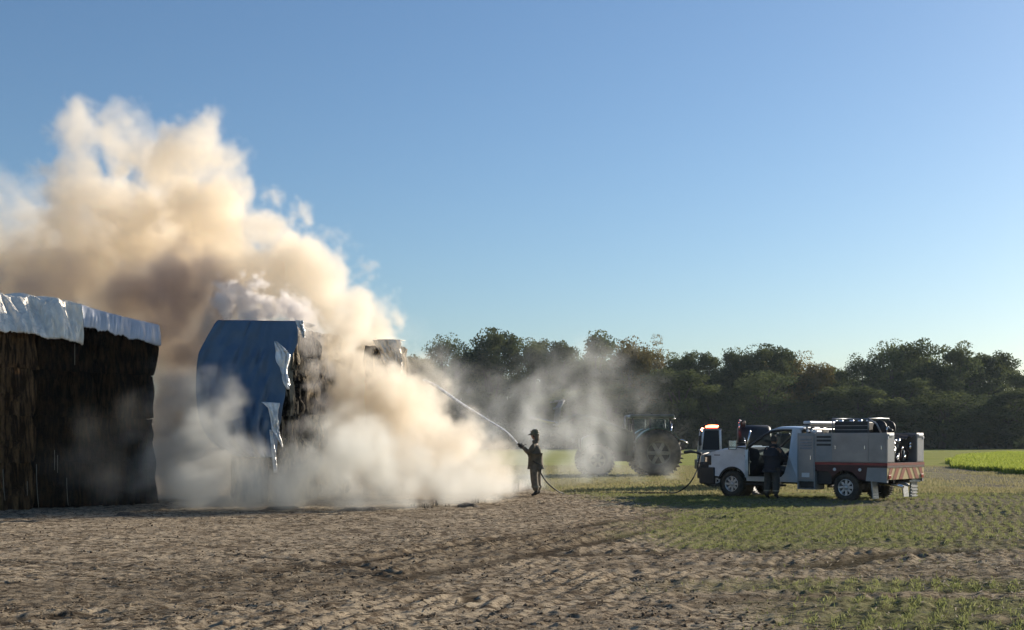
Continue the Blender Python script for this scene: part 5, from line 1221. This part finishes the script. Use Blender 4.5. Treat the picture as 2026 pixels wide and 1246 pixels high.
plume = [
    # arch over the burning stack and down its right side
    (470, 575, 33.5, 40, 1.0), (540, 575, 33.6, 50, 1.0), (600, 585, 34, 50, 1.0), (650, 610, 34.5, 55, 1.0), (700, 640, 36.2, 64, 1.0), (735, 690, 36.8, 68, 1.0), (750, 760, 36.8, 68, 1.0), (680, 660, 33.6, 44, 1.0), (690, 720, 33.4, 44, 1.0), (700, 780, 33.4, 52, 1.0), (755, 810, 33.6, 52, 1.0), (830, 790, 34.6, 34, .7), (835, 740, 35.2, 26, .4),
    (770, 820, 34.8, 75, 1.0), (800, 880, 34.6, 78, 1.0), (850, 900, 34.8, 75, .9), (900, 888, 37.0, 56, .8), (930, 930, 36.8, 56, .8), (700, 850, 34.2, 60, 1.0), (840, 800, 37.2, 50, .6), (850, 950, 34.5, 50, .9), (760, 950, 34.0, 60, .9), (985, 945, 37, 44, .6),
    (612, 532, 34.2, 56, 1.0), (560, 500, 34.8, 62, 1.0), (500, 520, 35, 62, 1.0), (440, 540, 35, 60, 1.0), (660, 560, 34.8, 48, .8),
    # rising head
    (430, 450, 35.2, 62, 1.0), (480, 470, 34.8, 56, 1.0), (550, 505, 34.6, 36, .9), (380, 400, 35.2, 66, 1.0), (350, 320, 35.2, 62, 1.0), (385, 290, 34.8, 42, .8), (300, 330, 35.8, 60, 1.0), (255, 290, 35.4, 36, .6), (240, 250, 35.3, 26, .5), (285, 250, 35.3, 24, .4), (300, 420, 36.2, 74, 1.0),
    (165, 335, 36, 30, .8), (149, 305, 36, 27, .7), (148, 278, 36, 26, .6), (150, 250, 36, 24, .6), (158, 228, 36, 18, .5), (160, 350, 36.3, 48, .8), (155, 400, 36.3, 60, .9), (400, 300, 34.8, 50, .6), (210, 400, 36.6, 60, .9),
    # drifting off left behind the silver-covered stack
    (380, 500, 36, 75, 1.0), (290, 500, 36.6, 88, 1.0), (200, 480, 37, 88, 1.0), (110, 465, 37.4, 74, .7), (30, 485, 37.6, 74, .6), (-60, 480, 37.8, 80, .6), (60, 425, 37.6, 58, .4), (-20, 430, 37.6, 60, .4), (80, 385, 37.6, 40, .12), (10, 375, 37.6, 40, .10),
    (290, 590, 36.2, 80, 1.0), (200, 570, 36.6, 85, 1.0), (110, 560, 37, 85, 1.0), (20, 560, 37.4, 85, 1.0), (-70, 560, 37.6, 85, 1.0), (380, 590, 35.4, 62, 1.0),
    (360, 700, 34.4, 52, 1.0), (350, 790, 34.2, 58, 1.0), (340, 880, 34.0, 58, 1.0), (345, 955, 33.6, 54, .9), (340, 660, 35.2, 66, 1.0), (350, 740, 35, 66, 1.0), (330, 830, 35, 66, 1.0),
]
low = [
    (305, 715, 30.4, 24, .10), (302, 790, 30.0, 34, .16), (310, 870, 29.6, 40, .25), (300, 940, 29.2, 44, .4),
    (345, 790, 29.2, 46, .6), (385, 850, 29.0, 62, .9), (375, 930, 28.8, 74, 1.0), (430, 950, 28.8, 66, 1.0), (325, 900, 28.8, 56, .6), (500, 968, 28.8, 58, 1.0), (465, 930, 29.0, 50, 1.0), (530, 945, 29.0, 50, 1.0), (590, 950, 29.2, 50, 1.0), (428, 748, 29.6, 30, .5), (368, 765, 29.6, 40, .6), (440, 800, 29.5, 34, .5),
    (565, 960, 29.2, 58, 1.0), (625, 920, 29.5, 62, 1.0), (690, 905, 29.8, 72, 1.0), (760, 920, 30.1, 72, 1.0), (830, 930, 30.6, 72, .9), (900, 940, 31.3, 54, .9), (955, 950, 32.3, 46, .8), (1005, 958, 33.3, 34, .6), (640, 850, 30.2, 38, .45), (710, 850, 30.8, 50, .8),
    (400, 985, 28.4, 60, 1.0), (470, 990, 28.4, 56, 1.0), (560, 992, 28.5, 56, .9), (680, 990, 28.8, 56, .9), (790, 985, 29.4, 56, .9), (890, 985, 30.6, 46, .8), (960, 985, 32, 36, .7), (275, 960, 28.6, 50, .22), (190, 880, 27.6, 60, .07), (220, 950, 27.4, 60, .08), (120, 930, 26.6, 60, .04), (250, 830, 27.8, 55, .06),
    (1040, 970, 35.2, 26, .35), (1090, 975, 36.0, 26, .3),
]
veil = [
    (1000, 900, 38, 78, .9), (1060, 900, 39, 84, .8), (1120, 900, 40, 84, .7), (1175, 905, 42, 70, .45), (1230, 930, 44, 46, .28), (930, 830, 38, 75, .9), (990, 820, 39, 75, .7), (1050, 820, 40, 80, .6), (1120, 820, 41, 84, .5), (1185, 820, 43, 76, .42),
    (1235, 800, 46, 52, .24), (1300, 890, 49, 54, .5), (1240, 880, 46, 60, .4), (1150, 740, 43, 74, .45), (1210, 740, 44, 64, .42), (1080, 750, 42, 60, .38), (950, 760, 40, 55, .45), (1160, 690, 44, 44, .2), (905, 740, 39, 40, .35), (1235, 770, 46, 50, .3), (1310, 800, 50, 34, .12),
    (850, 690, 37.5, 40, .4), (800, 640, 37, 44, .45), (740, 590, 37, 40, .4), (670, 500, 36.5, 28, .25), (880, 790, 38, 66, .9), (1130, 940, 41, 60, .7), (1060, 940, 40, 60, .9), (1190, 940, 43, 50, .35), (1100, 860, 43, 70, .4), (860, 730, 38, 44, .5),
]
smoke('thick_smoke', 'thick cream and brown smoke billowing up and left from the burning hay stack', (-16.8, 30.6, 0.0), (0.6, 40.0, 12.2), .078, plume, vol_mat('brown_smoke', (.945, .893, .805), 3.6, .35), 1, warp=.42, soft=.48, infl=.22, bamp=1.08, billow=(1.1, .7, .42, .27, .18), wisp=.3)
dark = [  # shaded underside of the plume, its shade put into a darker smoke colour
    (300, 570, 34.0, 70, 1.2), (360, 575, 33.4, 74, 1.5), (420, 570, 33.0, 60, 1.4), (455, 600, 32.8, 40, 1.2), (240, 600, 34.0, 60, .9), (330, 630, 33.4, 64, 1.3), (395, 625, 33.0, 56, 1.3), (370, 690, 33.0, 50, 1.2),
    (150, 590, 33.8, 60, .6), (60, 575, 33.6, 60, .5), (-40, 565, 33.4, 70, .5), (340, 690, 33.8, 60, .8), (350, 770, 33.8, 60, .8), (330, 850, 33.6, 60, .8), (150, 520, 34.4, 56, .3), (60, 520, 34.4, 56, .25),
]
smoke('shaded_smoke', 'shaded smoke, its shade put into a dark brown purple colour, between the silver covered stack and the blue tarp', (-16.5, 30.4, 0.0), (-6.2, 36.6, 8.2), .105, dark, vol_mat('shade_tinted_smoke', (.66, .585, .55), 1.7, .20), 130, warp=.45, soft=.9, infl=.15)
puff = [(436, 596, 31.7, 15, .8), (462, 580, 31.7, 16, .9), (488, 572, 31.6, 15, .8), (505, 592, 31.5, 15, .9), (528, 602, 31.5, 13, .9), (550, 612, 31.4, 12, .9), (572, 620, 31.4, 10, .9), (455, 612, 31.4, 14, .6), (485, 616, 31.4, 11, .7), (515, 620, 31.4, 9, .7), (592, 628, 31.4, 9, .8), (610, 642, 31.6, 10, .3), (618, 668, 31.7, 14, .14), (626, 705, 31.8, 18, .10), (630, 750, 31.9, 20, .10), (600, 845, 31.4, 18, .12), (640, 800, 31.9, 24, .14), (645, 720, 32.2, 18, .12)]
smoke('curling_smoke', 'small pale curls of smoke creeping over the top of the blue tarp', (-8.4, 30.7, 1.0), (-4.4, 33.0, 6.2), .042, puff, vol_mat('curling_smoke', (.90, .87, .85), 7.0, .25), 171, warp=.25, soft=.42, infl=.03, bamp=3.4, billow=(.42, .24, .14, .08))
smoke('low_smoke', 'pale grey smoke rolling over the ground in front of the hay stacks', (-11.5, 26.4, 0.0), (1.2, 34.6, 3.9), .085, low, vol_mat('pale_smoke', (.90, .90, .86), 3.6, .30), 33, warp=.34, soft=.8, wisp=.3, infl=.12)
smoke('smoke_veil', 'thin grey smoke drifting across the tractor and the trees', (-6.5, 35.2, 0.0), (8.2, 52.5, 6.6), .16, veil, vol_mat('veil_smoke', (.92, .94, .93), .46, .35), 66, warp=.9, soft=1.1, wisp=1.9)


hb_ = B().bx(-420, 420, -70, 420, -1.0, 32)
hm = bpy.data.materials.new('air'); hm.use_nodes = True; hn = hm.node_tree.nodes; hn.clear()
ho = hn.new('ShaderNodeOutputMaterial'); hv_ = hn.new('ShaderNodeVolumePrincipled'); hv_.inputs['Color'].default_value = (.72, .86, 1.0, 1); hv_.inputs['Density'].default_value = .00013; hv_.inputs['Anisotropy'].default_value = .1
hm.node_tree.links.new(hv_.outputs[0], ho.inputs['Volume'])
tag(hb_.obj('haze', hm), 'thin pale haze in the air over the field', 'haze', kind='stuff')
